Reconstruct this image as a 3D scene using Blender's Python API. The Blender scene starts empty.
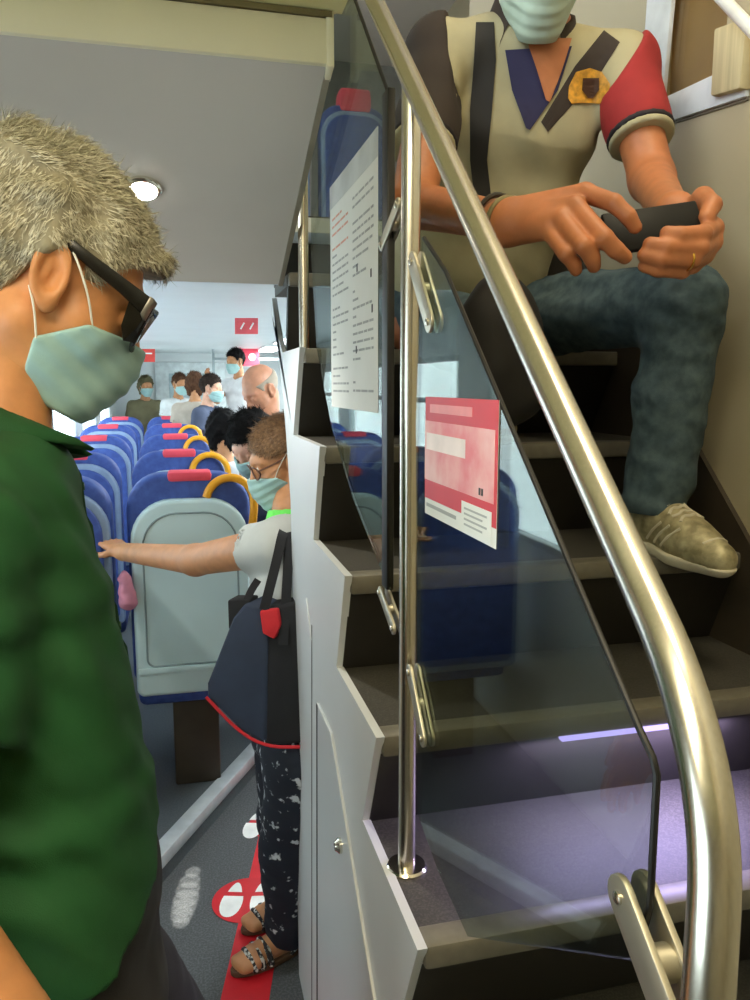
import bpy, bmesh, math, random
import numpy as np
from mathutils import Vector, Matrix
random.seed(7); np.random.seed(7)
SC = bpy.context.scene
COL = SC.collection

# ------------------------------------------------------------------ camera
FPX, YAW, PITCH, EYE = 780.0, math.radians(14), math.radians(8.4), 1.70
FW = np.array([math.sin(YAW)*math.cos(PITCH), math.cos(YAW)*math.cos(PITCH), -math.sin(PITCH)])
RT = np.array([math.cos(YAW), -math.sin(YAW), 0.0]); UPV = np.cross(RT, FW)
CAM = np.array([0, 0, EYE])
cam = bpy.data.cameras.new('camera'); cam.sensor_fit = 'VERTICAL'; cam.sensor_height = 36
cam.lens = 36*FPX/1000; cam.clip_start = 0.05
co = bpy.data.objects.new('camera', cam); COL.objects.link(co)
co.location = CAM; co.rotation_euler = (math.pi/2-PITCH, 0, -YAW); SC.camera = co

def ray(px, py): return FW + RT*(px-375)/FPX + UPV*(500-py)/FPX
def at(px, py, d): return CAM + ray(px, py)*d                   # a point seen at (px,py), d metres deep
def onX(px, py, X): r = ray(px, py); return CAM + r*(X/r[0])
def onY(px, py, Y): r = ray(px, py); return CAM + r*(Y/r[1])
def onZ(px, py, Z): r = ray(px, py); return CAM + r*((Z-EYE)/r[2])
def unit(v): v = np.array(v, float); return v/np.linalg.norm(v)
A = lambda *v: np.array(v, float)

# ------------------------------------------------------------------ materials
def lin(c):
    return tuple(((x/255)/12.92 if x/255 <= .04045 else ((x/255+.055)/1.055)**2.4) for x in c)
MATS = {}
def mat(name, c, rough=.5, metal=0, var=.12, scale=12, bump=0, bscale=200, c2=None, aniso=None, sss=0, spec=None, stretch=None, thr=None):
    if name in MATS: return MATS[name]
    m = bpy.data.materials.new(name); m.use_nodes = True; nt = m.node_tree; b = nt.nodes['Principled BSDF']
    L = nt.links.new
    b.inputs['Roughness'].default_value = rough; b.inputs['Metallic'].default_value = metal
    if spec is not None: b.inputs['Specular IOR Level'].default_value = spec
    if sss:
        b.inputs['Subsurface Weight'].default_value = sss; b.inputs['Subsurface Radius'].default_value = (.02,.008,.004)
        b.inputs['Subsurface Scale'].default_value = .5
    tc = nt.nodes.new('ShaderNodeTexCoord'); co_ = tc.outputs['Object']
    if stretch:
        mp = nt.nodes.new('ShaderNodeMapping'); mp.inputs['Scale'].default_value = stretch; L(co_, mp.inputs[0]); co_ = mp.outputs[0]
    n = nt.nodes.new('ShaderNodeTexNoise'); n.inputs['Scale'].default_value = scale; n.inputs['Detail'].default_value = 5
    L(co_, n.inputs['Vector'])
    rp = nt.nodes.new('ShaderNodeValToRGB')
    a = lin(c); z = lin(c2) if c2 else tuple(x*(1+var) for x in a); a_ = a if c2 else tuple(x*(1-var) for x in a)
    lo, hi = thr if thr else (.35, .65)
    rp.color_ramp.elements[0].position = lo; rp.color_ramp.elements[1].position = hi
    rp.color_ramp.elements[0].color = (*a_, 1); rp.color_ramp.elements[1].color = (*z, 1)
    L(n.outputs['Fac'], rp.inputs[0]); L(rp.outputs[0], b.inputs['Base Color'])
    if bump:
        n2 = nt.nodes.new('ShaderNodeTexNoise'); n2.inputs['Scale'].default_value = bscale; n2.inputs['Detail'].default_value = 3
        L(co_, n2.inputs['Vector'])
        bp = nt.nodes.new('ShaderNodeBump'); bp.inputs['Strength'].default_value = bump; bp.inputs['Distance'].default_value = .002
        L(n2.outputs['Fac'], bp.inputs['Height']); L(bp.outputs[0], b.inputs['Normal'])
    MATS[name] = m; return m
def emit(name, c, s):
    if name in MATS: return MATS[name]
    m = bpy.data.materials.new(name); m.use_nodes = True; nt = m.node_tree; nt.nodes.remove(nt.nodes['Principled BSDF'])
    e = nt.nodes.new('ShaderNodeEmission'); e.inputs[0].default_value = (*lin(c), 1); e.inputs[1].default_value = s
    nt.links.new(e.outputs[0], nt.nodes['Material Output'].inputs[0]); MATS[name] = m; return m
def glass(name, tint, ior=1.6, refl=(1,1,1), rough=.02):
    if name in MATS: return MATS[name]
    m = bpy.data.materials.new(name); m.use_nodes = True; nt = m.node_tree; nt.nodes.remove(nt.nodes['Principled BSDF'])
    t = nt.nodes.new('ShaderNodeBsdfTransparent'); t.inputs[0].default_value = (*tint, 1)
    g = nt.nodes.new('ShaderNodeBsdfGlossy'); g.inputs['Roughness'].default_value = rough; g.inputs[0].default_value = (*refl, 1)
    f = nt.nodes.new('ShaderNodeFresnel'); f.inputs[0].default_value = ior
    # the same reflectance on both faces of the sheet
    gm = nt.nodes.new('ShaderNodeNewGeometry'); vm = nt.nodes.new('ShaderNodeMix'); vm.data_type = 'FLOAT'
    nt.links.new(gm.outputs['Backfacing'], vm.inputs[0]); vm.inputs[2].default_value = ior; vm.inputs[3].default_value = 1/ior
    x = nt.nodes.new('ShaderNodeMixShader')
    lw = nt.nodes.new('ShaderNodeLayerWeight'); lw.inputs[0].default_value = .5
    mr = nt.nodes.new('ShaderNodeMath'); mr.operation = 'POWER'; mr.inputs[1].default_value = 2.2
    nt.links.new(lw.outputs['Facing'], mr.inputs[0])
    mm = nt.nodes.new('ShaderNodeMath'); mm.operation = 'MULTIPLY_ADD'; mm.inputs[1].default_value = ior-1; mm.inputs[2].default_value = .03
    nt.links.new(mr.outputs[0], mm.inputs[0]); nt.links.new(mm.outputs[0], x.inputs[0])
    nt.links.new(t.outputs[0], x.inputs[1]); nt.links.new(g.outputs[0], x.inputs[2])
    nt.links.new(x.outputs[0], nt.nodes['Material Output'].inputs[0]); MATS[name] = m; return m

# ------------------------------------------------------------------ objects
def tag(o, label=None, cat=None, group=None, kind=None):
    if label: o['label'] = label
    if cat: o['category'] = cat
    if group: o['group'] = group
    if kind: o['kind'] = kind
    return o
def empty(name, loc, label=None, cat=None, group=None, kind=None):
    o = bpy.data.objects.new(name, None); o.empty_display_size = .1; COL.objects.link(o); o.location = loc
    return tag(o, label, cat, group, kind)
def origin(o):
    v = np.array(o.location)
    return v + origin(o.parent) if o.parent else v
def link(name, V, F, m, parent=None, smooth=True, loc=None, sharp=None):
    V = np.asarray(V, float)
    base = origin(parent) if parent else (np.array(loc) if loc is not None else np.zeros(3))
    me = bpy.data.meshes.new(name); me.from_pydata((V-base).tolist(), [], [list(map(int, f)) for f in F]); me.update()
    me.materials.append(m)
    if smooth: me.polygons.foreach_set('use_smooth', [True]*len(me.polygons))
    if sharp is not None and smooth:
        me.set_sharp_from_angle(angle=math.radians(sharp))
    o = bpy.data.objects.new(name, me); COL.objects.link(o)
    if parent: o.parent = parent
    elif loc is not None: o.location = loc
    return o
def copy_tree(o, parent=None):
    c = o.copy(); COL.objects.link(c)
    if parent: c.parent = parent
    for ch in list(o.children): copy_tree(ch, c)
    return c

class MB:
    def __init__(s): s.V = []; s.F = []
    def add(s, V, F):
        k = len(s.V); s.V += [tuple(v) for v in V]; s.F += [[i+k for i in f] for f in F]; return s
    def box(s, a, b):
        (x0,y0,z0),(x1,y1,z1) = a, b
        return s.add([(x0,y0,z0),(x1,y0,z0),(x1,y1,z0),(x0,y1,z0),(x0,y0,z1),(x1,y0,z1),(x1,y1,z1),(x0,y1,z1)],
                     [(3,2,1,0),(4,5,6,7),(0,1,5,4),(1,2,6,5),(2,3,7,6),(3,0,4,7)])
    def prism(s, poly, vec):                                     # polygon (3-D points) pushed along vec
        poly = [np.array(p, float) for p in poly]; vec = np.array(vec, float); n = len(poly)
        nn = sum(np.cross(poly[i], poly[(i+1) % n]) for i in range(n))
        if np.dot(nn, vec) > 0: poly = poly[::-1]
        return s.add(poly+[p+vec for p in poly], [tuple(range(n)), tuple(range(2*n-1, n-1, -1))] +
                     [(i, i+n, (i+1) % n+n, (i+1) % n) for i in range(n)])
    def tube(s, pts, r, n=16, cap=True, closed=False):
        pts = [np.array(p, float) for p in pts]; N = len(pts)
        R = r if hasattr(r, '__len__') else [r]*N
        prev = None; rings = []
        for i, p in enumerate(pts):
            if closed: t = unit(pts[(i+1) % N]-pts[i-1])
            else: t = unit(pts[min(i+1, N-1)]-pts[max(i-1, 0)])
            if prev is None:
                a = np.cross(t, (0,0,1) if abs(t[2]) < .9 else (1,0,0)); a = unit(a)
            else: a = unit(prev - t*np.dot(prev, t))
            b = np.cross(t, a); prev = a
            rings.append([p + R[i]*(a*math.cos(2*math.pi*k/n)+b*math.sin(2*math.pi*k/n)) for k in range(n)])
        V = [v for rg in rings for v in rg]; F = []
        for i in range(N if closed else N-1):
            j = (i+1) % N
            for k in range(n):
                F.append((i*n+k, i*n+(k+1) % n, j*n+(k+1) % n, j*n+k))
        if cap and not closed: F += [tuple(range(n-1, -1, -1)), tuple((N-1)*n+k for k in range(n))]
        return s.add(V, F)
    def lathe(s, c, prof, n=24, axis=(0,0,1)):
        ax = unit(axis); a = unit(np.cross(ax, (0,1,.1) if abs(ax[1]) < .9 else (1,0,0))); b = np.cross(ax, a); c = np.array(c, float)
        V = []; F = []
        for (r, h) in prof:
            for k in range(n): V.append(c+ax*h+r*(a*math.cos(2*math.pi*k/n)+b*math.sin(2*math.pi*k/n)))
        m = len(prof)
        for i in range(m-1):
            for k in range(n): F.append((i*n+k, i*n+(k+1) % n, (i+1)*n+(k+1) % n, (i+1)*n+k))
        F += [tuple(range(n-1,-1,-1)), tuple((m-1)*n+k for k in range(n))]
        return s.add(V, F)
    def build(s, name, m, parent=None, bevel=0, seg=2, smooth=True, loc=None):
        V, F = s.V, s.F
        if bevel:
            bm = bmesh.new(); vs = [bm.verts.new(v) for v in V]
            for f in F: bm.faces.new([vs[i] for i in f])
            bmesh.ops.recalc_face_normals(bm, faces=bm.faces)
            es = [e for e in bm.edges if len(e.link_faces) == 2 and e.calc_face_angle(0) > .5]
            bmesh.ops.bevel(bm, geom=es, offset=bevel, segments=seg, affect='EDGES', profile=.5, clamp_overlap=True)
            bm.verts.index_update(); V = [tuple(v.co) for v in bm.verts]; F = [[v.index for v in f.verts] for f in bm.faces]; bm.free()
        return link(name, V, F, m, parent, smooth, loc, sharp=35)
def rrect(w, z0, z1, rt, rb=.02, n=8):                           # rounded rectangle outline in (x,z)
    P = []
    for cx, cz, r, a0 in ((w-rt, z1-rt, rt, 0), (-w+rt, z1-rt, rt, 90), (-w+rb, z0+rb, rb, 180), (w-rb, z0+rb, rb, 270)):
        for k in range(n+1):
            a = math.radians(a0+90*k/n); P.append((cx+r*math.cos(a), cz+r*math.sin(a)))
    return P
def smooth_path(P, it=2):
    P = [np.array(p, float) for p in P]
    for _ in range(it):
        Q = [P[0]]
        for a, b in zip(P[:-1], P[1:]): Q += [a*.75+b*.25, a*.25+b*.75]
        P = Q+[P[-1]]
    return P

# ------------------------------------------------------------------ signed distance shapes
def rc(P, a, b, r1, r2):
    a = np.asarray(a, float); b = np.asarray(b, float); ba = b-a
    t = np.clip(((P-a)@ba)/max(ba@ba, 1e-9), 0, 1)
    return np.linalg.norm(P-a-t[:, None]*ba, axis=1)-(r1+(r2-r1)*t)
def ell(P, c, r, R=None):
    q = P-np.asarray(c, float)
    if R is not None: q = q@R
    r = np.asarray(r, float); k0 = np.linalg.norm(q/r, axis=1); k1 = np.linalg.norm(q/r**2, axis=1)
    return k0*(k0-1)/np.maximum(k1, 1e-9)
def smin(a, b, k):
    h = np.clip(.5+.5*(b-a)/k, 0, 1); return b+(a-b)*h-k*h*(1-h)
def smax(a, b, k): return -smin(-a, -b, k)
def sm(k, *ds):
    d = ds[0]
    for e in ds[1:]: d = smin(d, e, k)
    return d
def ev(fn, P):
    return np.concatenate([fn(P[i:i+200000]) for i in range(0, len(P), 200000)]) if len(P) else np.zeros(0)
def snet(fn, lo, hi, h):
    lo = np.asarray(lo, float)-2*h; hi = np.asarray(hi, float)+2*h
    n = (np.ceil((hi-lo)/h).astype(int)+1+3)//4*4; nc = n//4
    G = np.stack(np.meshgrid(*[lo[i]+h*(4*np.arange(nc[i])+1.5) for i in range(3)], indexing='ij'), -1).reshape(-1, 3)
    dc = ev(fn, G).reshape(nc); V = dc
    for ax in range(3): V = np.repeat(V, 4, ax)
    mk = np.abs(dc) < 6.5*h
    for ax in range(3): mk = np.repeat(mk, 4, ax)
    ii = np.argwhere(mk); V = V.astype(float).copy(); V[mk] = ev(fn, lo+h*ii)
    S = V < 0
    c = [S[i:n[0]-1+i, j:n[1]-1+j, k:n[2]-1+k] for i in (0,1) for j in (0,1) for k in (0,1)]
    anyc = c[0].copy(); allc = c[0].copy()
    for q in c[1:]: anyc |= q; allc &= q
    act = anyc & ~allc; idx = -np.ones(act.shape, int); cells = np.argwhere(act); idx[act] = np.arange(len(cells))
    acc = np.zeros((len(cells), 3)); cnt = np.zeros(len(cells))
    for ax in range(3):
        o1, o2 = [a for a in range(3) if a != ax]
        for u in (0,1):
            for v in (0,1):
                p = cells.copy(); p[:, o1] += u; p[:, o2] += v; q = p.copy(); q[:, ax] += 1
                a = V[p[:,0],p[:,1],p[:,2]]; b = V[q[:,0],q[:,1],q[:,2]]; m = (a < 0) != (b < 0)
                t = np.where(m, a/np.where(m, a-b, 1), 0); pt = p.astype(float); pt[:, ax] += t
                acc[m] += pt[m]; cnt[m] += 1
    Vv = lo+h*acc/np.maximum(cnt, 1)[:, None]; Fs = []
    for ax in range(3):
        o1, o2 = (ax+1) % 3, (ax+2) % 3
        sl = [slice(None)]*3; s2 = [slice(None)]*3; sl[ax] = slice(0, -1); s2[ax] = slice(1, None)
        e = np.argwhere(S[tuple(sl)] != S[tuple(s2)])
        e = e[(e[:, o1] > 0) & (e[:, o2] > 0) & (e[:, o1] < n[o1]-1) & (e[:, o2] < n[o2]-1)]
        q = []
        for (u, v) in ((-1,-1),(0,-1),(0,0),(-1,0)):
            p = e.copy(); p[:, o1] += u; p[:, o2] += v; q.append(idx[p[:,0],p[:,1],p[:,2]])
        q = np.stack(q, 1); neg = ~S[tuple(sl)][e[:,0],e[:,1],e[:,2]]; q[neg] = q[neg][:, ::-1]
        Fs.append(q[(q >= 0).all(1)])
    return Vv, np.concatenate(Fs)
def bounds(pts, pad): pts = np.array(pts); return pts.min(0)-pad, pts.max(0)+pad
def folds(P, f, seed, amp, dirv=(0,0,1), sp=.55):
    rs = np.random.RandomState(seed); d = 0
    for k in range(4):
        w = unit(rs.randn(3)*sp+np.array(dirv)); u = unit(rs.randn(3))
        d = d+np.sin((P@w)*f*(1+.45*k)+1.7*np.sin((P@u)*f*.55+rs.rand()*6)+rs.rand()*6)/(1+.6*k)
    return amp*d*.5
# ================================================================== THE SETTING
M_floor = mat('floor_vinyl', (74,76,78), .45, c2=(98,100,102), scale=160, thr=(.45,.6))
M_ceil = mat('ceiling_grey', (214,206,196), .55, var=.03, scale=3)
M_cream = mat('cream_panel', (244,236,204), .45, var=.03, scale=3)
M_olive = mat('vestibule_ceiling', (240,228,168), .5, var=.04, scale=3)
M_white = mat('white_laminate', (222,228,228), .4, var=.02, scale=4)
M_wallr = mat('stairwell_wall', (178,166,136), .5, var=.03, scale=3)
M_dark = mat('dark_skirting', (58,50,38), .6)
M_steel = mat('brushed_steel', (214,208,194), .26, 1, var=.05, scale=6, stretch=(90,90,1.5))
M_chrome = mat('polished_steel', (225,220,205), .16, 1, var=.03)
M_panel = mat('grey_side_panel', (214,217,218), .42, .15, var=.02, scale=3)
M_black = mat('black_rubber', (16,15,14), .45)
M_tread = mat('tread_rubber', (52,50,44), .6, c2=(70,67,60), scale=320, thr=(.45,.62), bump=.2)
M_riser = mat('riser_vinyl', (38,35,29), .5, var=.1, scale=20)
M_nose = mat('nosing_strip', (104,100,88), .4, var=.08, scale=60)
M_red = mat('red_tape', (205,28,40), .5, var=.06, scale=20)
M_paper = mat('white_paper', (232,234,230), .6, var=.02)

def struct(name, mb, m, bevel=0, parent=None, smooth=True):
    return tag(mb.build(name, m, parent, bevel, smooth=smooth), kind='structure')
S_ = .9
TZ = [EYE+(z-1.65)*S_ for z in (.825,1.04,1.265,1.505,1.743)]
NY = [y*S_ for y in (.994,1.243,1.502,1.779,2.067)]
BY = [y*S_ for y in (1.346,1.593,1.879,2.203)]
TZ += [TZ[-1]+.208]; NY += [NY[-1]+.25]; BY += [NY[-1]+.06, NY[-1]+.3]
for _ in range(4):                                               # the flight goes on below, to the vestibule floor
    TZ.insert(0, TZ[0]-.205); NY.insert(0, NY[0]-.222); BY.insert(0, BY[0]-.222)
XP, XG, XW = .28, .316, 1.13                                     # side panel, glass and rail, stairwell wall

struct('floor', MB().box((-1.4,-1.6,-.05), (3.0,14,0)), M_floor)
# platform carrying the seats, its corner cut off on the skew
pa, pb = onZ(120,902,.10), onZ(262,745,.10)
dv = (pb-pa)/np.linalg.norm(pb-pa)
p0 = pa - dv*((pa[0]+.80)/dv[0]); p1 = pb+dv*.02
plat = [p0*A(1,1,0), p1*A(1,1,0), A(p1[0],13,0), A(-.80,13,0)]
tag(MB().prism(plat, (0,0,.10)).build('seat_platform', mat('platform_vinyl', (70,76,80), .5, c2=(88,94,98), scale=150)), kind='structure')
nrm = A(dv[1], -dv[0], 0)
struct('trim_1', MB().prism([p0+nrm*.012+A(0,0,.012), p1+nrm*.012+A(0,0,.012), p1-nrm*.05+A(0,0,.012), p0-nrm*.05+A(0,0,.012)], (0,0,-.05)),
       mat('pale_edge_trim', (196,202,206), .35, .3), .006)

# lower ceiling that slopes down to the saloon, its cream front edge and the vestibule ceiling
cz0, cz1, cy0, cy1 = 2.272, 1.977, 1.495, 2.236
struct('ceiling', MB().prism([(-.82,cy0,cz0),(XP,cy0,cz0),(XP,cy1,cz1),(-.82,cy1,cz1)], (0,0,.02)), M_ceil)
struct('ceiling', MB().box((-1.4,-1.6,2.362), (XP+.03,cy0-.004,2.40)).box((-.82,cy0,2.385),(XP+.03,cy0+.05,2.42)), M_olive)
struct('trim_2', MB().box((-.82,cy0-.012,cz0), (XP+.004,cy0+.03,cz0+.078)), M_cream, .004)
struct('trim_3', MB().box((-.82,cy0-.016,cz0+.0785), (XP+.01,cy0,cz0+.0885)), mat('shadow_gap', (120,108,72), .6))
struct('trim_4', MB().prism([(XP,cy0-.014,cz0-.004),(XP,cy0-.014,2.5),(XP,cy0+.03,2.5),(XP,cy0+.03,cz0-.016)], (.014,0,0)), M_cream, .003)
struct('trim_5', MB().prism([(XP,cy0,cz0-.005),(XP,cy0,cz0+.02),(XP,cy1,cz1+.02),(XP,cy1,cz1-.005)], (.012,0,0)), mat('edge_strip', (158,150,132), .4, .3))
struct('ceiling', MB().box((-.82,cy1,2.12), (1.9,12,2.16)), M_white)
struct('trim_6', MB().box((-.82,cy1,cz1), (XP+.012,cy1+.02,2.15)), M_white)

# left side wall with its windows, right side wall of the saloon, ends
M_sky = emit('bright_daylight', (236,246,250), 3.2)
def side_wall(name, X, t, y0, y1, wins, zb, zt, top, m):
    mb = MB().box((X,y0,0), (X+t,y1,zb)).box((X,y0,zt), (X+t,y1,top)); y = y0
    for a, b in wins: mb.box((X,y,zb), (X+t,a,zt)); y = b
    mb.box((X,y,zb), (X+t,y1,zt)); struct(name, mb, m)
wn = [0]
M_pane = glass('window_pane', (.93,.97,.97), 1.25)
M_frame = mat('window_frame', (198,206,206), .4)
def window(X, t, a, b, zb, zt):
    wn[0] += 1
    w = struct('window_%d' % wn[0], MB().box((X+t*.4,a,zb), (X+t*.6,b,zt)), M_pane)
    fr = MB(); e = .03
    for q in (((a,zb),(b,zb+e)), ((a,zt-e),(b,zt)), ((a,zb+e),(a+e,zt-e)), ((b-e,zb+e),(b,zt-e)), ((a+e,zb+(zt-zb)*.68),(b-e,zb+(zt-zb)*.68+.03))):
        fr.box((X-.006,q[0][0],q[0][1]), (X+t+.006,q[1][0],q[1][1]))
    fr.build('window_frame', M_frame, w, .004)
LW = [(2.45,3.55),(3.95,5.15),(5.55,6.75),(7.15,8.35),(8.75,9.95)]
side_wall('wall_left', -.86, .04, 1.5, 12, LW, 1.02, 1.86, 2.2, M_white)
for a, b in LW: window(-.86, .04, a, b, 1.02, 1.86)
RW = [(4.0,5.2),(5.6,6.8),(7.2,8.4),(8.8,10)]
side_wall('wall_right', 1.86, .04, 2.4, 12, RW, 1.02, 1.86, 2.2, M_white)
for a, b in RW: window(1.86, .04, a, b, 1.02, 1.86)
struct('wall_right', MB().box((1.15,2.36,0), (1.9,2.40,2.14)), M_white)
struct('wall_left', MB().box((-1.44,-1.6,0), (-1.4,-.5,2.4)).box((-1.44,.75,0),(-1.4,1.5,2.4)).box((-1.44,-.5,0),(-1.4,.75,.75)).box((-1.44,-.5,1.95),(-1.4,.75,2.4))
       .box((-1.44,1.46,0),(-.82,1.5,2.42)), mat('vestibule_grey', (150,150,146), .5))
window(-1.44, .04, -.5, .75, .75, 1.95)
struct('wall_rear', MB().box((-1.44,-1.64,0), (1.2,-1.6,4.2)), M_wallr)
# bulkhead at the far end with a sliding door
YB = 11.0
struct('wall_back', MB().box((-.82,YB,0), (1.86,YB+.05,2.14)), M_white)
dr = struct('door_1', MB().box((-.3,YB-.03,.1), (.62,YB-.005,2.0)), mat('door_leaf', (226,234,234), .35), .01)
MB().box((-.12,YB-.036,1.0), (.44,YB-.03,1.85)).build('door_window', mat('pale_glass', (178,196,200), .1), dr)
MB().box((.5,YB-.045,1.0), (.53,YB-.03,1.3)).build('door_handle', M_chrome, dr, .004)
# partition with pale panes part way along the saloon, standing on the right of the aisle
def pt(px, py, Y): return onY(px, py, Y)
YP = 9.6
q = pt(213,345,YP)
struct('trim_7', MB().box((q[0]-.015,YP,0.0), (q[0]+.015,YP+.03,2.12)).box((q[0],YP,1.99),(1.86,YP+.03,2.02)), mat('grey_frame', (150,164,166), .4), .004)

# stairwell: right wall, upper deck
wy0, wy1, wz0 = onX(726,40,XW)[1], onX(662,40,XW)[1], onX(722,80,XW)[2]-.03
struct('wall_right', MB().box((XW,-1.6,0), (XW+.04,wy0,4.2)).box((XW,wy0,0),(XW+.04,wy1,wz0)).box((XW,wy0,3.45),(XW+.04,wy1,4.2)).box((XW,wy1,0),(XW+.04,3.0,4.2)).box((XW,3.0,2.2),(1.86,3.04,4.2)).box((1.86,3.0,2.2),(1.9,6.4,4.2)), M_wallr)
struct('ceiling', MB().box((-1.4,-1.6,4.2), (1.9,6.4,4.24)), M_ceil)
struct('wall_back', MB().box((-.9,6.4,2.2), (1.9,6.44,4.2)), mat('upper_bulkhead', (150,150,146), .5))
struct('wall_left', MB().box((-.9,cy0,2.42), (-.86,6.4,2.75)).box((-.9,cy0,3.5), (-.86,6.4,4.2)).box((-.9,cy0,2.75), (-.86,2.4,3.5)).box((-.9,3.5,2.75), (-.86,3.9,3.5)).box((-.9,5.0,2.75), (-.86,6.4,3.5))
       .box((-1.4,cy0+.03,2.40),(.2,cy0+.07,4.2)), M_ceil)
window(-.9, .04, 2.4, 3.5, 2.75, 3.5); window(-.9, .04, 3.9, 5.0, 2.75, 3.5)
struct('floor', MB().box((-.82,2.62,2.165), (XW,3.0,2.20)).box((-.82,3.0,2.165),(1.86,6.4,2.20)), M_riser)
# window in the stairwell wall: white band, brown blind behind the glass
wn[0] += 1
w = struct('window_%d' % wn[0], MB().box((XW+.005,wy0,wz0), (XW+.012,wy1,3.45)), glass('blind_pane', (.9,.88,.84), 1.2))
MB().box((XW+.028,wy0,wz0), (XW+.036,wy1,3.45)).build('window_blind', mat('brown_blind', (150,118,72), .6, c2=(176,146,92), scale=4), w)
fr = MB()
def wq(mb, pts, th=.012): mb.prism([onX(px, py, XW)*A(0,1,1)+A(XW,0,0) for px, py in pts], (-th,0,0))
wq(fr, [(664,125),(750,97),(750,60),(722,73),(668,98)]); wq(fr, [(642,130),(664,125),(682,-60),(655,-60)])
fr.build('window_frame', mat('window_band', (206,210,212), .35), w, .003)
cu = MB(); wq(cu, [(722,98),(752,90),(760,18),(726,30)], .03); cu.build('curtain', mat('beige_curtain', (196,180,138), .8, stretch=(1,30,1), scale=3, var=.12), w, .006)
st = MB(); wq(st, [(640,135),(640,131),(750,96),(750,100)], .004); struct('trim_8', st, mat('wall_seam', (110,102,84), .6))

# ================================================================== STAIRS
stairs = empty('staircase', (.7,.1,0), 'dark carriage stairs with worn pale nosings climbing between glass and cream wall', 'stairs')
for k in range(len(TZ)):
    z, n, b = TZ[k], NY[k], BY[k]
    MB().box((XP+.012,n+.018,z-.03), (XW-.004,b+.01,z)).build('step_tread', M_tread, stairs)
    MB().box((XP+.012,n,z-.034), (XW-.004,n+.045,z+.002)).build('nosing', M_nose, stairs, .006)
    zp, bp = (TZ[k-1], BY[k-1]) if k else (0, n+.1)
    MB().prism([(XP+.012,bp,zp),(XP+.012,n+.012,z-.032),(XP+.012,n+.035,z-.032),(XP+.012,bp+.03,zp)], (XW-XP-.016,0,0)).build('riser', M_riser, stairs)
MB().box((XP+.012,BY[-1],TZ[-1]), (XW-.004,BY[-1]+.03,2.2)).build('riser', M_riser, stairs)
k1 = 5                                                           # the nosing with the lamp beneath it
MB().box((.60,NY[k1]-.003,TZ[k1]-.040), (.86,NY[k1]+.010,TZ[k1]-.0335)).build('step_light', emit('violet_light', (186,170,255), 2.2), stairs)
ld = bpy.data.lights.new('step_lamp', 'AREA'); ld.shape = 'RECTANGLE'; ld.size = .40; ld.size_y = .012; ld.energy = 5.5; ld.color = (.56,.48,1)
lo = bpy.data.objects.new('step_lamp', ld); COL.objects.link(lo); lo.location = (.74, NY[k1]-.012, TZ[k1]-.046); lo.rotation_euler = (math.radians(8), 0, 0)
# dark skirting along the right wall
sk = [onX(750,545,XW-.012), onX(700,455,XW-.012)]; sl = unit(sk[1]-sk[0]); s0 = sk[0]-sl*1.1; s1 = sk[1]+sl*1.0
struct('baseboard_right', MB().prism([s0*A(0,1,1)+A(XW,0,0), s1*A(0,1,1)+A(XW,0,0), A(XW,s1[1]+.35,s1[2]-.1), A(XW,s0[1]+.4,s0[2]-.35)], (-.012,0,0)), M_dark)

# side panel between stairs and aisle, saw-toothed along the steps
poly = []
for k in range(len(TZ)-1): poly += [(NY[k]-.004, TZ[k]+.004), (BY[k], TZ[k]+.004)]
far = [onX(px, py, XP)[1:] for px, py in ((272,298),(275,325),(278,350),(285,420),(290.5,500),(293,600))]
poly += [(far[0][0]+.02, TZ[-2]+.004+.12), tuple(far[0])] + [tuple(f) for f in far[1:]] + [(far[-1][0], 0), (NY[0]-.004+.08, 0)]
panel = empty('stair_side_panel', (XP,1.2,0), 'pale grey metal panel with saw-toothed top edge at the side of the stairs', 'panel')
MB().prism([A(XP,y,z) for y, z in poly], (.014,0,0)).build('panel_sheet', M_panel, panel, smooth=False)
hp = [onX(px, py, XP)[1:] for px, py in ((319,703),(333,733),(383,1040),(319,1040))]
MB().prism([A(XP-.004,y,z) for y, z in hp], (.006,0,0)).build('hatch_door', mat('hatch_grey', (206,209,210), .4, .2, var=.02, scale=3), panel, smooth=False)
MB().tube([A(XP-.003,*hp[i]) for i in (3,0)], .0035, 6).build('hatch_gap', M_black, panel)
MB().tube([A(XP-.004,*hp[i]) for i in (0,1,2)], .0018, 6).build('hatch_edge', mat('edge_highlight', (214,214,210), .3, .3), panel)
sm_ = [onX(px, py, XP)[1:] for px, py in ((312,625),(312,1060))]
MB().prism([A(XP-.0012,sm_[0][0]-.004,sm_[0][1]),A(XP-.0012,sm_[0][0]+.004,sm_[0][1]),A(XP-.0012,sm_[1][0]+.004,sm_[1][1]),A(XP-.0012,sm_[1][0]-.004,sm_[1][1])], (.002,0,0)).build('panel_seam', mat('seam_grey', (104,104,104), .6), panel)
ri = [onX(px, py, XP)[1:] for px, py in ((307,598),(312,640),(345,800),(372,965))]
MB().tube([A(XP-.001,*p) for p in ri[:2]], .0022, 6).build('panel_seam', MATS['edge_highlight'], panel)
lk = onX(343,845,XP)
MB().lathe(lk+A(-.003,0,0), [(.015,0),(.015,-.006),(.011,-.010),(.008,-.014)][::1], 18, (1,0,0)).build('lock', M_chrome, panel)

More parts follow.
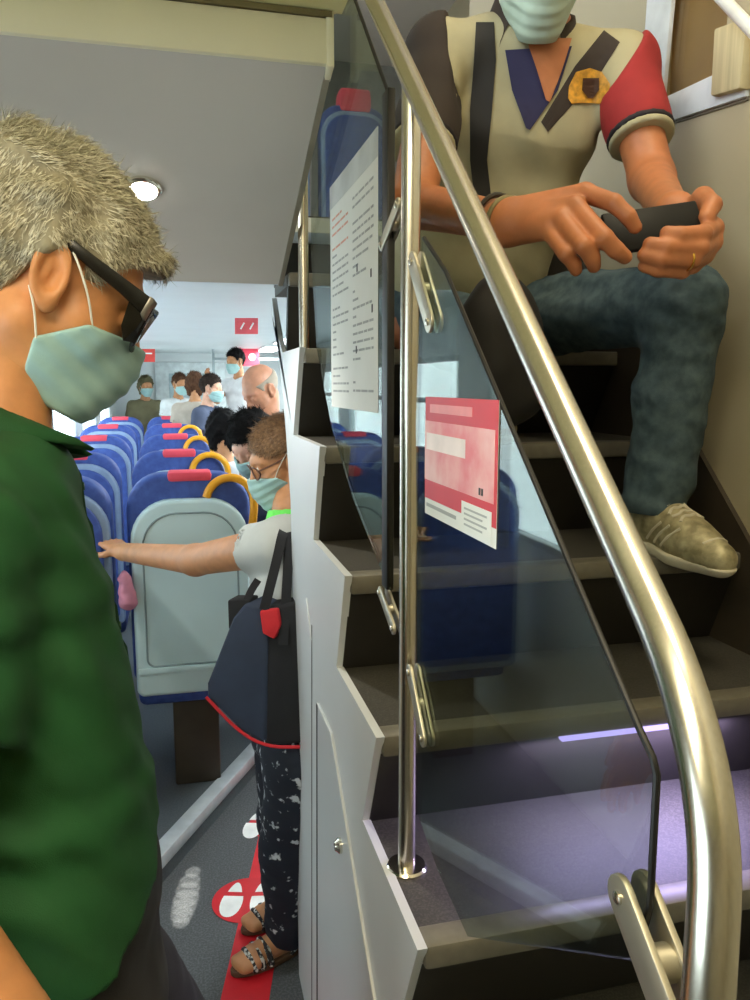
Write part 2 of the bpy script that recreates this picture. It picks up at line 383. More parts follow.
# ================================================================== HANDRAIL, POSTS AND GLASS
rail_pts = [onX(px, py, XG) for px, py in ((388,30),(596,486))]
d = unit(rail_pts[1]-rail_pts[0]); up_end = rail_pts[0]-d*1.6
bot = at(707,1000,.42); bend = at(716,800,.43); bot = A(*bend[:2]*.0+bot[:2], TZ[1])
cs = [rail_pts[1], at(680,672,.475), at(722,764,.425), at(709,985,.42)]
cc_ = [cs[1]*.6+cs[0]*.4] + [(1-t)**2*(cs[1]*.75+cs[0]*.25)+2*t*(1-t)*cs[2]*1.0+t*t*(cs[2]*.35+cs[3]*.65) for t in np.linspace(0,1,14)] + [cs[3]]
ctrl = [rail_pts[1]*.5+cs[1]*.5] + cc_[1:]
hr = empty('handrail', (XG,bend[1],TZ[1]), 'brushed steel handrail tube slanting across the foreground along the stairs', 'handrail')
MB().tube([up_end, rail_pts[0]]+ctrl+[bot], .0138, 32).build('rail', M_steel, hr)
ps = onZ(406,870,TZ[4]); ps[0] = XG+.002; ps[1] = onX(407,600,XG)[1]
tt = (ps[1]-rail_pts[0][1])/d[1]; ztop = rail_pts[0][2]+d[2]*tt
MB().tube([A(ps[0],ps[1],TZ[4]), A(ps[0],ps[1],ztop-.004)], .0135, 28).build('post', M_steel, hr)
MB().lathe((ps[0],ps[1],TZ[4]), [(.032,.0),(.032,.003),(.029,.006),(.016,.008)], 28).build('floor_flange', M_chrome, hr)
p2y = onX(304,300,XG)[1]
tt = (p2y-rail_pts[0][1])/d[1]
MB().tube([A(XG,p2y,TZ[8]), A(XG,p2y,rail_pts[0][2]+d[2]*tt)], .0135, 24).build('post', M_steel, hr)
MB().lathe((XG,p2y,TZ[8]), [(.032,.0),(.032,.003),(.029,.006),(.016,.008)], 28).build('floor_flange', M_chrome, hr)

M_glass = glass('smoked_glass', (.74,.78,.74), 1.22, (.92,1,.98))
def pane(name, pts, label, seal, sealr):
    P = [onX(px, py, XG) for px, py in pts]
    o = empty(name, P[0], label, 'glass panel')
    MB().prism([p-A(.003,0,0) for p in P], (.006,0,0)).build('glass_sheet', M_glass, o, smooth=False)
    for idx, r in zip(seal, sealr):
        MB().tube([P[i] for i in idx], r, 8).build('edge_seal', M_black, o)
    return o
g1 = pane('glass_panel', [(424,238),(446,272),(640,730),(653,758),(657,775),(650,905),(636,960),(470,936),(440,870),(420,815),(418,420)],
          'lower glass pane under the handrail carrying the red notice', [(0,1,2,3,4,5,6)], [.0028])
g2 = pane('glass_panel', [(388,92),(391,590),(354,498),(333,428),(318,350),(312,250),(316,-110)],
          'upper glass pane behind the post carrying the white notice', [(0,6),(1,2,3,4)], [.003,.0015])
e = onX(388,92,XG), onX(390,590,XG)
MB().box((XG-.006,e[1][1]-.001,e[1][2]), (XG+.006,e[0][1]+.012,e[0][2])).build('edge_seal', M_black, g2, .002)
M_clamp = mat('clamp_steel', (190,184,166), .42, .9, var=.04)
def clamp(parent, a, b, w, X=XG, gap=.0035, th=.005, mm=None):
    a = onX(*a, XG); b = onX(*b, XG); u = unit(b-a); v = np.cross((1,0,0), u)
    out = []
    for k in range(9): t = math.pi*k/8; out.append(b+w*(u*math.sin(t)+v*math.cos(t)))
    for k in range(9): t = math.pi*k/8; out.append(a+w*(-u*math.sin(t)-v*math.cos(t)))
    c = None
    for s in (-1, 1):
        o = MB().prism([p+A(s*gap,0,0) for p in out], (s*th,0,0)).build('clamp', mm or M_clamp, parent, .0015)
        for e_ in (a, b): MB().lathe(e_+A(s*(gap+th),0,0), [(.005,0),(.005,s*.002),(.003,s*.003)], 14, (1,0,0)).build('screw', M_steel, o)
    MB().tube([a*.5+b*.5-A(gap,0,0), a*.5+b*.5+A(gap,0,0)], w*.8, 16).build('clamp_core', M_clamp, parent)
clamp(g1, (417,262), (434,322), .014)
clamp(g1, (414,672), (427,738), .012)
clamp(g1, (634,895), (690,1040), .0165, gap=.007, th=.006)
clamp(g2, (402,205), (386,245), .010)
clamp(g2, (397,628), (384,592), .010)

# notices on the glass
def onglass(name, pts, label, cat, m):
    P = [onX(px, py, XG-.0045) for px, py in pts]
    y0 = (P[0][1]+P[3][1])/2; y1 = (P[1][1]+P[2][1])/2; z1 = (P[0][2]+P[1][2])/2; z0 = (P[2][2]+P[3][2])/2
    o = empty(name, (XG-.0045,(y0+y1)/2,z0), label, cat)
    def patch(nm, u0, u1, v0, v1, mm, lift):
        Y = [y0+(y1-y0)*u for u in (u0, u1)]; Z = [z1+(z0-z1)*v for v in (v0, v1)]; x = XG-.0035-lift
        return MB().prism([A(x,Y[0],Z[1]),A(x,Y[1],Z[1]),A(x,Y[1],Z[0]),A(x,Y[0],Z[0])], (-.0004,0,0)).build(nm, mm, o, smooth=False)
    def lines(nm, rects, mm, lift):
        mb = MB(); x = XG-.0035-lift
        for u0, u1, v0, v1 in rects:
            Y = [y0+(y1-y0)*u for u in (u0, u1)]; Z = [z1+(z0-z1)*v for v in (v0, v1)]
            mb.prism([A(x,Y[0],Z[1]),A(x,Y[1],Z[1]),A(x,Y[1],Z[0]),A(x,Y[0],Z[0])], (-.0004,0,0))
        return mb.build(nm, mm, o, smooth=False)
    patch('sheet', 0, 1, 0, 1, m, 0); return o, patch, lines
o, patch, lines = onglass('paper_notice', [(330,188),(378,125),(377,415),(331,405)], 'white printed notice in small faint type stuck to the glass behind the post', 'notice', M_paper)
M_ink = mat('faint_ink', (168,172,172), .7); M_inkr = mat('faint_red_ink', (222,168,150), .7); M_inkd = mat('dark_ink', (60,62,66), .7)
patch('header', .0, 1, .0, .10, mat('header_grey', (196,200,200), .6), .0006)
rr = random.Random(3); grey_, red_ = [], []
for c0, c1 in ((.06,.44),(.54,.93)):
    v = .15
    while v < .93:
        if rr.random() < .12: v += .03; continue
        u = c0
        while u < c1-.03:
            w_ = rr.uniform(.03,.12); (red_ if (c0 < .2 and v < .3) else grey_).append((u, min(u+w_, c1), v, v+.009)); u += w_+.018
            if rr.random() < .12: break
        v += .034

for L_, mm in ((grey_, M_ink), (red_, M_inkr)):
    for key in sorted({(q[2], q[0] > .5) for q in L_}): lines('text_line', [q for q in L_ if (q[2], q[0] > .5) == key], mm, .0006)
lines('dark_marks', [(u, u+.02, v, v+.03) for u, v in ((.62,.42),(.88,.47),(.6,.74),(.9,.6))], M_inkd, .0008)
o, patch, lines = onglass('safety_poster', [(425,395),(497,402),(497,549),(425,514)], 'red and white poster with pink photo area stuck to the lower glass pane', 'poster', M_paper)
patch('red_border', .0, 1, .0, .86, mat('poster_red', (206,40,52), .5, var=.06), .0004)
patch('picture', .0, .97, .20, .70, mat('poster_pink', (226,120,124), .5, c2=(240,190,186), scale=14), .0008)
patch('text_block', .03, .62, .30, .44, mat('poster_pale', (244,226,222), .5), .0012)
patch('text_block', .58, .95, .76, .985, M_paper, .0008)
patch('title', .08, .7, .06, .13, mat('poster_rose', (236,140,140), .5), .0008)
[lines('text_line', [(.62, .90-.05*(k % 2), .80+.04*k, .815+.04*k)], M_ink, .0012) for k in range(4)]
lines('text_line', [(.03, .5, .90, .93)], M_ink, .0004); lines('dark_marks', [(.80,.82,.62,.67),(.83,.85,.62,.67)], M_inkd, .0012)

# second rail, on the stairwell wall high on the right
a, b = onX(716,-8,XW-.06), onX(752,30,XW-.06); u = unit(b-a)
wr = empty('wall_handrail', a, 'thin pale handrail on the stairwell wall at the top right', 'handrail')
MB().tube([a-u*1.2, b+u*.9], .012, 20).build('rail', mat('pale_tube', (232,230,222), .3, .3), wr)
for t in (-.9, .6):
    MB().tube([a+u*t, a+u*t+A(.065,0,-.02)], .007, 10).build('bracket', M_chrome, wr)

# ================================================================== FLOOR MARKINGS
t0, t1 = onZ(221,998,0), onZ(263,818,0); tu = unit(t1-t0); tn = A(-tu[1],tu[0],0)
w = .033
def flat(name, pts, z, m, **kw):
    mb = MB().prism([A(p[0],p[1],z-.0006) for p in pts], (0,0,.0006)); return mb.build(name, m, kw.get('parent'), smooth=False)
w = abs(np.dot(onZ(268,998,0)-t0, tn))/2+.002
c0 = t0-tn*w
tape = flat('floor_tape', [c0-tn*w-tu*.5, c0+tn*w-tu*.5, c0+tn*w+tu*4, c0-tn*w+tu*4], .0012, M_red)
tag(tape, 'long straight red tape line stuck to the grey aisle floor', 'floor tape')
def sole(c, ang, s):
    P = []
    for k in range(28):
        t = 2*math.pi*k/28; x = math.cos(t)*.105*s; y = math.sin(t)*(.042+.010*math.cos(t))*s; P.append((x, y))
    ca, sa = math.cos(ang), math.sin(ang)
    def tr(p): return (c[0]+p[0]*ca-p[1]*sa, c[1]+p[0]*sa+p[1]*ca)
    fore = [tr((max(x, -.02*s), y)) for x, y in P if x > -.03*s]; heel = [tr((min(x, -.04*s), y*.85)) for x, y in P if x < -.03*s]
    return fore, heel
M_whitep = mat('white_print', (240,240,238), .5)
def sticker(px, py, label, r=.115):
    c = onZ(px, py, 0); o = empty('footprint_sticker', (c[0],c[1],.002), label, 'floor sticker', 'footprint stickers on the tape')
    flat('disc', [(c[0]+r*math.cos(2*math.pi*k/40), c[1]+r*math.sin(2*math.pi*k/40)) for k in range(40)], .0022, M_red, parent=o)
    ang = math.atan2(tu[1], tu[0])+math.pi
    for s in (-1, 1):
        cc = c[:2]+s*np.array(tn[:2])*.048
        f, h = sole(cc, ang-.05*s, .84)
        q_ = flat('shoe_print', f, .0034, M_whitep, parent=o); flat('heel_print', h, .0034, M_whitep, parent=q_)
sticker(247, 900, 'round red floor sticker with two white shoe prints beside the sandalled foot')
sticker(266, 826, 'partly hidden red sticker with white prints further along the tape', .075)

# ================================================================== SEATS
M_blue = mat('seat_blue', (46,70,142), .6, c2=(60,88,164), scale=30, bump=.1)
M_blued = mat('seat_blue_dark', (34,46,98), .6, var=.12, scale=30)
M_shell = mat('seat_shell', (186,210,214), .4, var=.03, scale=4)
M_pink = mat('head_cover_red', (232,76,96), .7, var=.06)
M_yel = mat('grab_yellow', (240,168,34), .35, var=.05)
M_groove = mat('shell_groove', (120,138,142), .5)
def make_seat(label, handle, group):
    o = empty('train_seat', (0,0,0), label, 'seat', group)
    W = .225
    xz = lambda P, y: [A(x, y, z) for x, z in P]
    MB().prism(xz(rrect(W, .58, 1.375, .13, .04), .0), (0,.12,0)).build('backrest', M_blue, o, .022, 3)
    if handle:
        MB().prism(xz(rrect(W-.012, .54, 1.285, .15, .03), -.045), (0,.06,0)).build('back_shell', M_shell, o, .018, 3)
        g = rrect(W-.055, .66, 1.235, .12, .03); MB().tube(xz(g, -.0455), .004, 6, closed=True).build('shell_groove', M_groove, o)
        MB().box((-W+.02,-.052,.63), (W-.02,-.04,.655)).build('shell_seam', M_shell, o, .004)
    else:
        MB().prism(xz(rrect(W-.004, .54, 1.33, .15, .03), -.03), (0,.05,0)).build('back_shell', mat('shell_rim', (128,150,182), .45), o, .012, 3)
        MB().prism(xz(rrect(W-.028, .57, 1.305, .135, .03), -.042), (0,.03,0)).build('back_panel', M_blue, o, .01, 3)
    MB().prism(xz(rrect(W-.02, .60, 1.33, .11, .03), .10), (0,.03,0)).build('back_cushion', M_blued, o, .015, 2)
    # the cover wraps over the crown of the head end
    MB().box((-.075,-.006,1.345), (.085,.10,1.382)).build('head_cover', M_pink, o, .012)
    MB().box((-W+.01,.06,.46), (W-.01,.52,.58)).build('seat_cushion', M_blue, o, .03, 3)
    MB().box((-.09,.10,.10), (.09,.38,.46)).build('pedestal', M_dark, o, .01)
    if handle:
        P = [A(W-.005,-.01,1.10), A(W+.012,-.012,1.22)] + [A(W-.075+.088*math.cos(a), -.014, 1.27+.088*math.sin(a)) for a in np.linspace(0, math.pi*.94, 14)]
        MB().tube(smooth_path(P, 1), .0155, 14).build('grab_handle', M_yel, o)
    return o
rowsY = [2.95, 3.95, 5.25, 6.7, 8.3]
ordn = ['nearest', 'second', 'third', 'fourth', 'fifth']
cxa = [189, 180, 177, 174, 172]; wxl = [93, 98, 103, 108, 113]
ga, gw = 'aisle seats with yellow grab handles', 'window seats in a row along the windows'
proto_a = proto_w = None
def vp(px, Y): return onY(px, 500, Y)[0]
for i, Y in enumerate(rowsY):
    la = ['nearest aisle seat, blue with pale grey plastic back, behind the outstretched arm', 'second aisle seat from the front, blue top above the nearest seat',
          'third aisle seat from the front, blue with red head cover', 'fourth aisle seat from the front, blue with red head cover', 'farthest visible aisle seat in its row, blue with red head cover'][i]
    lw = ['nearest window seat, blue back in a pale rim beside the green shirt', 'second window seat from the front, blue back in a pale rim', 'third window seat from the front, plain blue back',
          'fourth window seat from the front, plain blue back', 'farthest visible window seat of its row, blue back'][i]
    if i == 0: a = proto_a = make_seat(la, True, ga); b = proto_w = make_seat(lw, False, gw)
    else: a = copy_tree(proto_a); b = copy_tree(proto_w); a['label'] = la; b['label'] = lw
    a.location = (vp(cxa[i], Y), Y, 0); b.location = (max(vp(cxa[i], Y)-.50, -.585), Y-.04, 0)
# blue seat on the upper deck, seen through the glass
us = make_seat('blue seat with red head cover on the upper deck, seen through the upper glass', False, None); us.location = (1.16,5.2,2.1)
for nm in list(us.children):
    if nm.name.startswith('head_cover'): nm.scale = (1.3,1.3,4); nm.location.z = -4.05
us2 = copy_tree(us); us2.location = (.64,5.2,2.1); us2['label'] = 'blue upper deck seat left of the other one, edge seen past the ceiling'
# pink cloth in the gap between the nearest two seats
q = onY(126,590,2.9)
f = lambda P: sm(.02, ell(P, q, (.028,.03,.05)), ell(P, q+A(.006,.01,-.04), (.034,.035,.04)), ell(P, q+A(-.004,0,.045), (.018,.02,.03)))+folds(P, 90, 4, .004)
V, F = snet(f, q-.1, q+.1, .006)
tag(link('pink_cloth', V, F, mat('pink_fabric', (226,150,176), .8)), 'bunched pink cloth in the gap between the two nearest seats', 'cloth')
q = A(0,0,0)
# red signs toward the far end
def sign(name, pts, Y, m, label, mark):
    P = [onY(px, py, Y) for px, py in pts]
    o = empty(name, P[3], label, 'sign'); MB().prism(P, (0,.012,0)).build('sign_plate', m, o, smooth=False)
    c = sum(P)/4; s = np.linalg.norm(P[1]-P[0])
    mark(o, c, s)
def m1(o, c, s):
    for k in (-1, 1): MB().tube([c+A(k*.2*s-.06*s,-.004,-.14*s), c+A(k*.2*s+.10*s,-.004,.14*s)], .035*s, 8).build('white_mark', M_whitep, o)
def m2(o, c, s): MB().lathe(c+A(.2*s,-.004,-.02*s), [(.16*s,0),(.16*s,.004)], 20, (0,1,0)).build('white_mark', M_whitep, o)
sign('hanging_sign', [(235,318),(258,318),(258,334),(235,334)], 4.4, mat('sign_red', (232,96,104), .5), 'upper of two small red and white signs near the far door', m1)
sign('wall_sign', [(236,347),(259,347),(259,366),(236,366)], 9.4, mat('sign_pink', (236,70,92), .5), 'lower of two small red signs, behind the black-haired standing passenger', m2)

sign('hanging_sign', [(141,349),(155,349),(155,362),(141,362)], 8.0, mat('sign_coral', (222,70,60), .5), 'small red sign hanging beside the grey-haired man\'s sunglasses', lambda o, c, s: MB().box(c+A(-.3*s,-.004,.1*s), c+A(.3*s,-.001,.2*s)).build('white_mark', M_whitep, o))
# ================================================================== LIGHTS
W = bpy.data.worlds.new('world'); SC.world = W; W.use_nodes = True
bg = W.node_tree.nodes['Background']; bg.inputs[0].default_value = (.86,.95,1,1); bg.inputs[1].default_value = 6.0
def area(name, loc, rot, sx, sy, e, col):
    l = bpy.data.lights.new(name, 'AREA'); l.shape = 'RECTANGLE'; l.size = sx; l.size_y = sy; l.energy = e; l.color = col
    o = bpy.data.objects.new(name, l); COL.objects.link(o); o.location = loc; o.rotation_euler = rot; return o
def fixture(name, c, sx, sy, label, cat, m, e, col, group=None, dz=.012):
    o = empty(name, c, label, cat, group); c = A(*c)
    MB().box(c+A(-sx/2-.02,-sy/2-.02,-dz), c+A(sx/2+.02,sy/2+.02,0)).build('housing', M_white, o, .004)
    MB().box(c+A(-sx/2,-sy/2,-dz-.006), c+A(sx/2,sy/2,-dz)).build('diffuser', m, o, .003)
    if e: area('lamp', c+A(0,0,-dz-.02), (0,0,0), sx, sy, e, col)
WARM = (1,.87,.62); COOL = (.93,1,1)
M_lw = emit('warm_glow', (255,238,196), 7); M_lc = emit('cool_glow', (240,252,255), 8)
fixture('added_ceiling_light', (-.35,.15,2.36), .9, .16, 'long warm tube light on the vestibule ceiling', 'light', M_lw, 14, WARM)  # unseen glowing fixture, added to give the rail something bright to reflect
fixture('added_ceiling_light', (.72,.5,4.19), .5, .9, 'warm light panel above the stairs', 'light', M_lw, 21, WARM)  # second added emitter, out of view above the stairs
for i, y in enumerate((3.3,5.3,7.3,9.3)):
    fixture('added_saloon_light', (1.05,y,2.12), .22, 1.3, 'cool tube light along the saloon ceiling', 'light', M_lc, 26, COOL, 'tube lights along the saloon ceiling')  # added to brighten the saloon, placed where the side panel hides them
area('upper_lamp', (.3,4.6,4.1), (0,0,0), 1, 1.6, 12, (1,.95,.86))
# the small lamp let into the sloping ceiling, shining past the man's hair
q = onY(143,187,1.95); zc = cz0+(cz1-cz0)*(q[1]-cy0)/(cy1-cy0)
r_ = ray(143,187); nn = A(0, (cz0-cz1), (cy1-cy0)); t = ((A(0,cy0,cz0)-CAM)@nn)/(r_@nn); q = CAM+r_*t; nn = -unit(nn)
o = empty('ceiling_spotlight', q, 'small glaring round lamp in the sloping grey ceiling beside the grey-haired head', 'light')
MB().lathe(q, [(.040,-.004),(.040,.006),(.034,.010)], 28, nn).build('rim', M_chrome, o)
MB().lathe(q, [(.033,.002),(.030,.013),(.012,.016)], 28, nn).build('lens', emit('lamp_glare', (255,250,236), 30), o)
sp = bpy.data.lights.new('spot_lamp', 'SPOT'); sp.energy = 18; sp.spot_size = math.radians(120); sp.spot_blend = .6; sp.shadow_soft_size = .03; sp.color = (1,.96,.86)
so = bpy.data.objects.new('spot_lamp', sp); COL.objects.link(so); so.location = q+nn*.04; so.rotation_euler = (0,0,0)
# narrow spots added overhead to imitate a patch of sunlight on the floor
for k, (px, py) in enumerate(((193,872),(190,881),(188,890),(186,899),(184,907),(182,915),(181,922))):
    g = onZ(px, py, 0); s = A(g[0]-.10, g[1]-.95, 2.05)
    sp = bpy.data.lights.new('sun_patch_spot', 'SPOT'); sp.energy = 400; sp.spot_size = math.radians((1.5,2.0,2.3,2.4,2.3,2.0,1.5)[k]); sp.spot_blend = .35; sp.shadow_soft_size = .004; sp.color = (1,.97,.86)
    so = bpy.data.objects.new('sun_patch_spot', sp); COL.objects.link(so); so.location = s
    so.rotation_euler = Vector(g-s).to_track_quat('-Z', 'Y').to_euler()
SC.view_settings.view_transform = 'Standard'; SC.view_settings.exposure = 0.0
# ================================================================== PEOPLE
def skin(name, c): return mat(name, c, .5, var=.10, scale=28, bump=.06, bscale=260, sss=.12)
M_mask = mat('mask_teal', (158,194,192), .85, var=.05, scale=30, bump=.15, bscale=500)
M_loop = mat('ear_loop', (228,226,214), .7)
M_eye = mat('eye_white', (230,226,218), .25); M_iris = mat('iris_dark', (46,32,22), .2)
M_lip = None
M_sun = mat('sunglass_black', (14,13,12), .25); M_lens = mat('sunglass_lens', (10,8,7), .06)
GRID = dict(head=.0045, body=.009)

def head_base(P):                                                # head space: x forward, y left, z up, metres
    Q = P.copy(); Q[:, 1] = np.abs(Q[:, 1])
    d = ell(P, (-.018,0,.032), (.098,.075,.090))
    d = sm(.03, d, ell(P, (.030,0,-.028), (.062,.060,.088)))
    d = sm(.025, d, rc(Q, A(-.012,.048,-.058), A(.066,.012,-.103), .026, .020))
    d = sm(.02, d, rc(Q, A(.050,.042,-.032), A(.038,.05,-.028), .024, .022))
    d = sm(.016, d, rc(Q, A(.082,.008,.027), A(.066,.042,.024), .013, .011))
    return d
def head_nose(P):
    Q = P.copy(); Q[:, 1] = np.abs(Q[:, 1])
    n = rc(P, A(.086,0,.016), A(.112,0,-.034), .008, .011)
    return sm(.010, n, rc(Q, A(.098,.011,-.040), A(.096,.013,-.040), .008, .008))
def head_sdf(P, ears=True):
    Q = P.copy(); Q[:, 1] = np.abs(Q[:, 1])
    d = smin(head_base(P), head_nose(P), .014)
    d = smax(d, -(np.linalg.norm(Q-A(.102,.032,.004), axis=1)-.019), .012)
    d = sm(.006, d, np.linalg.norm(Q-A(.080,.032,.003), axis=1)-.0118)
    d = sm(.006, d, rc(Q, A(.090,.0,-.068), A(.080,.021,-.071), .0065, .003))
    d = sm(.006, d, rc(Q, A(.088,.0,-.080), A(.080,.018,-.078), .0075, .003))
    d = smax(d, -(rc(Q, A(.098,0,-.0742), A(.086,.022,-.0745), .0022, .0015)), .003)
    if ears:
        th = math.radians(-14); R = np.array([[math.cos(th),0,math.sin(th)],[0,1,0],[-math.sin(th),0,math.cos(th)]])
        E = (Q-A(-.008,.077,-.006))@R
        # rim, lobe and hollow
        k = np.sqrt((E[:,0]/.0155)**2+((E[:,2]-.004)/.028)**2); rim = np.sqrt(((k-1)*.0155)**2+(E[:,1]-.006-.25*np.maximum(-E[:,0],0))**2)-.0048
        plate = ell(E, (0,-.002,.003), (.0145,.008,.028))
        ear = sm(.006, rim, plate); ear = sm(.008, ear, ell(E, (.004,.001,-.028), (.010,.006,.011)))
        ear = smax(ear, -ell(E, (.003,.012,-.002), (.0075,.010,.013)), .005)
        ear = sm(.004, ear, rc(E, A(-.002,.004,.017), A(-.007,.004,-.012), .003, .0028))
        ear = sm(.004, ear, rc(E, A(.012,.003,-.001), A(.011,.003,-.006), .0035, .0035))
        d = smin(d, ear, .007)
    return d
class Head:
    def __init__(s, c, fwd, pitch=0, S=1.0, roll=0):
        f = unit(A(fwd[0], fwd[1], 0)); l = A(-f[1], f[0], 0); u = A(0,0,1.0)
        ca, sa = math.cos(pitch), math.sin(pitch)
        f2 = f*ca-u*sa; u2 = u*ca+f*sa
        cr, sr = math.cos(roll), math.sin(roll); l2 = l*cr+u2*sr; u3 = u2*cr-l*sr
        s.R = np.stack([f2, l2, u3], 1); s.c = np.array(c, float); s.S = S
    def w(s, p): return s.c+s.S*(s.R@np.array(p, float))
    def ws(s, V): return s.c+s.S*(np.asarray(V)@s.R.T)
    def loc(s, P): return ((P-s.c)@s.R)/s.S
def face_mask(H, root, pleats=True, h=.003, m=None, loops=True, name='face_mask'):
    def fn(P):
        Q = P.copy(); Q[:, 1] = np.abs(Q[:, 1])
        b = sm(.05, head_base(P), rc(P, A(.095,0,-.02), A(.099,0,-.040), .010, .012), rc(P, A(.088,0,-.075), A(.075,0,-.108), .013, .012))
        d = np.abs(b-.0055)-.0042
        if pleats: d = np.abs(b-.0055-.0009*np.sin(P[:,2]*260+P[:,0]*60))-.0042
        a1, b1, c1 = A(.054,-.024), A(.008,-.070), A(.020,-.124)
        def side(p, q):                                           # positive behind the side edge
            t = q-p; n = A(-t[1], t[0])/np.linalg.norm(t); n = n if n[0] < 0 else -n
            return (P[:, 0]-p[0])*n[0]+(P[:, 2]-p[1])*n[1]
        d = smax(d, np.minimum(side(a1, b1), 1), .003)
        d = smax(d, side(b1, c1), .003)
        top = P[:, 2]-(-.016-.10*np.maximum(.0, .088-P[:, 0])*.15-.006*(Q[:,1]/.03)**2*.3)
        d = smax(d, top, .002); d = smax(d, -.130-P[:, 2], .003); return d
    V, F = snet(fn, (-.02,-.10,-.14), (.14,.10,.01), h)
    o = link(name, H.ws(V), F, m or M_mask, root)
    if loops:
        for s in (-1, 1):
            for P in ([(.054,.067*s,-.029),(.034,.080*s,-.002),(.004,.086*s,.026),(-.012,.081*s,.036)], [(.012,.075*s,-.072),(-.004,.083*s,-.045),(-.020,.085*s,-.026)]):
                MB().tube(smooth_path([H.w(p) for p in P], 2), .0013*H.S, 6).build('ear_loop', M_loop, o)
    return o
HL = np.array([[-.14,-.075],[-.045,-.055],[-.024,.004],[-.004,.034],[.014,.034],[.022,.006],[.034,.010],[.042,.034],[.056,.052],[.070,.062],[.11,.074]])
def hair_fn(shell, hl=HL, noise=.004, front=None, f=70, seed=2):
    def fn(P):
        d = shell(P)+folds(P, f, seed, noise, (0,0,1))
        line = np.interp(P[:, 0], hl[:, 0], hl[:, 1]); return smax(d, line-P[:, 2], .012)
    return fn
def short_shell(t): return lambda P: ell(P, (-.020,0,.032), (.099+t,.077+t*.8,.092+t))
def bob_shell(t, low): 
    def fn(P):
        d = ell(P, (-.024,0,.030), (.100+t,.080+t,.092+t))
        return sm(.04, d, rc(P, A(-.05,.05,-.02), A(-.05,.045,low), .045, .03), rc(P, A(-.05,-.05,-.02), A(-.05,-.045,low), .045, .03))
    return fn
BOB = np.array([[-.16,-.16],[.012,-.13],[.022,-.01],[.05,.035],[.075,.055],[.11,.07]])
def hair(H, root, fn, m, h=.0045): 
    V, F = snet(fn, (-.17,-.13,-.17), (.14,.13,.17), h); return link('hair', H.ws(V), F, m, root)
def eyes(H, root):
    for s in (-1, 1):
        e = MB().lathe(H.w((.0795,.032*s,.004)), [(.001,-.0115),(.006,-.0098),(.0098,-.006),(.0115,0),(.0098,.006),(.0075,.0088)], 16, H.R[:,0]).build('eye', M_eye, root)
        MB().lathe(H.w((.0795,.032*s,.004)), [(.0062,.0085),(.0050,.0105),(.002,.0118)], 14, H.R[:,0]).build('iris', M_iris, e)

def hand_segs(w, d, n, side, s=1.0, curl=.5, spread=1.0):
    """palm and five fingers from the wrist w: direction d, palm facing n; side=+1 puts the thumb at cross(d,n)"""
    d = unit(d); n = unit(n-d*np.dot(n, d)); t = np.cross(d, n)*side; palm = []; fingers = []
    for o_, l0, ls in ((.030,.086,(.040,.025,.020)),(.010,.090,(.044,.028,.021)),(-.010,.086,(.041,.026,.020)),(-.029,.078,(.032,.020,.018))):
        m = w+s*(d*l0+t*o_); palm.append((w+s*t*o_*.55, m, .017*s, .0125*s)); a = curl*.5; p = m; ch = []
        r = .0098 if o_ > -.02 else .0084
        for k, L in enumerate(ls):
            dd = d*math.cos(a)+n*math.sin(a)+t*o_*1.2*spread*(1-k*.4); q = p+unit(dd)*L*s; ch.append((p, q, r*s, (r-.0008)*s)); p = q; r -= .0008; a += curl
        fingers.append(ch)
    b = w+s*(d*.022+t*.022); m = b+s*unit(d*.55+t*.75+n*.35)*.040; q = m+s*unit(d*.85+t*.3+n*.35)*.032; e = q+s*unit(d*.95+n*.3)*.025
    fingers.append([(b, m, .0155*s, .0125*s), (m, q, .0118*s, .0105*s), (q, e, .0102*s, .009*s)])
    return palm, fingers
def hand_fn(P, segs):
    palm, fingers = segs; d = None
    for s in palm: e = rc(P, *s); d = e if d is None else smin(d, e, .012)
    for ch in fingers:
        f = None
        for s in ch: e = rc(P, *s); f = e if f is None else smin(f, e, .004)
        d = smin(d, f, .006)
    return d
def hand_pts(segs): return [p for s in segs[0] for p in s[:2]]+[p for ch in segs[1] for s in ch for p in s[:2]]

class Torso:
    T  = np.array([-.05,0,.15,.35,.55,.72,.84,.93,1.0,1.06])
    Wd = np.array([.12,.160,.170,.158,.165,.182,.180,.125,.075,.05])
    Dp = np.array([.09,.115,.120,.112,.118,.120,.105,.085,.062,.045])
    Cx = np.array([0,0,.005,.012,.010,.004,-.004,-.012,-.012,-.008])
    def __init__(s, pel, neck, fwd, k=1.0, Wd=None, Dp=None, Cx=None):
        s.o = np.array(pel, float); U = np.array(neck, float)-s.o; s.L = np.linalg.norm(U); s.U = U/s.L
        f = np.array(fwd, float); f = unit(f-s.U*np.dot(f, s.U)); s.Fd = f; s.Lt = np.cross(s.U, f); s.k = k
        s.W = s.Wd*k if Wd is None else np.array(Wd); s.D = s.Dp*k if Dp is None else np.array(Dp); s.C = s.Cx*k if Cx is None else np.array(Cx)
    def p(s, x, y, t): return s.o+s.Fd*x+s.Lt*y+s.U*(t*s.L)
    def fn(s, P, off=0, t0=-.05, t1=1.06):
        q = P-s.o; x = q@s.Fd; y = q@s.Lt; t = (q@s.U)/s.L
        w = np.interp(t, s.T, s.W)+off; d = np.interp(t, s.T, s.D)+off; c = np.interp(t, s.T, s.C)
        k = (np.abs((x-c)/d)**2.3+np.abs(y/w)**2.3)**(1/2.3)
        r = (k-1)*np.minimum(w, d); return smax(smax(r, (t-t1)*s.L, .03), (t0-t)*s.L, .03)

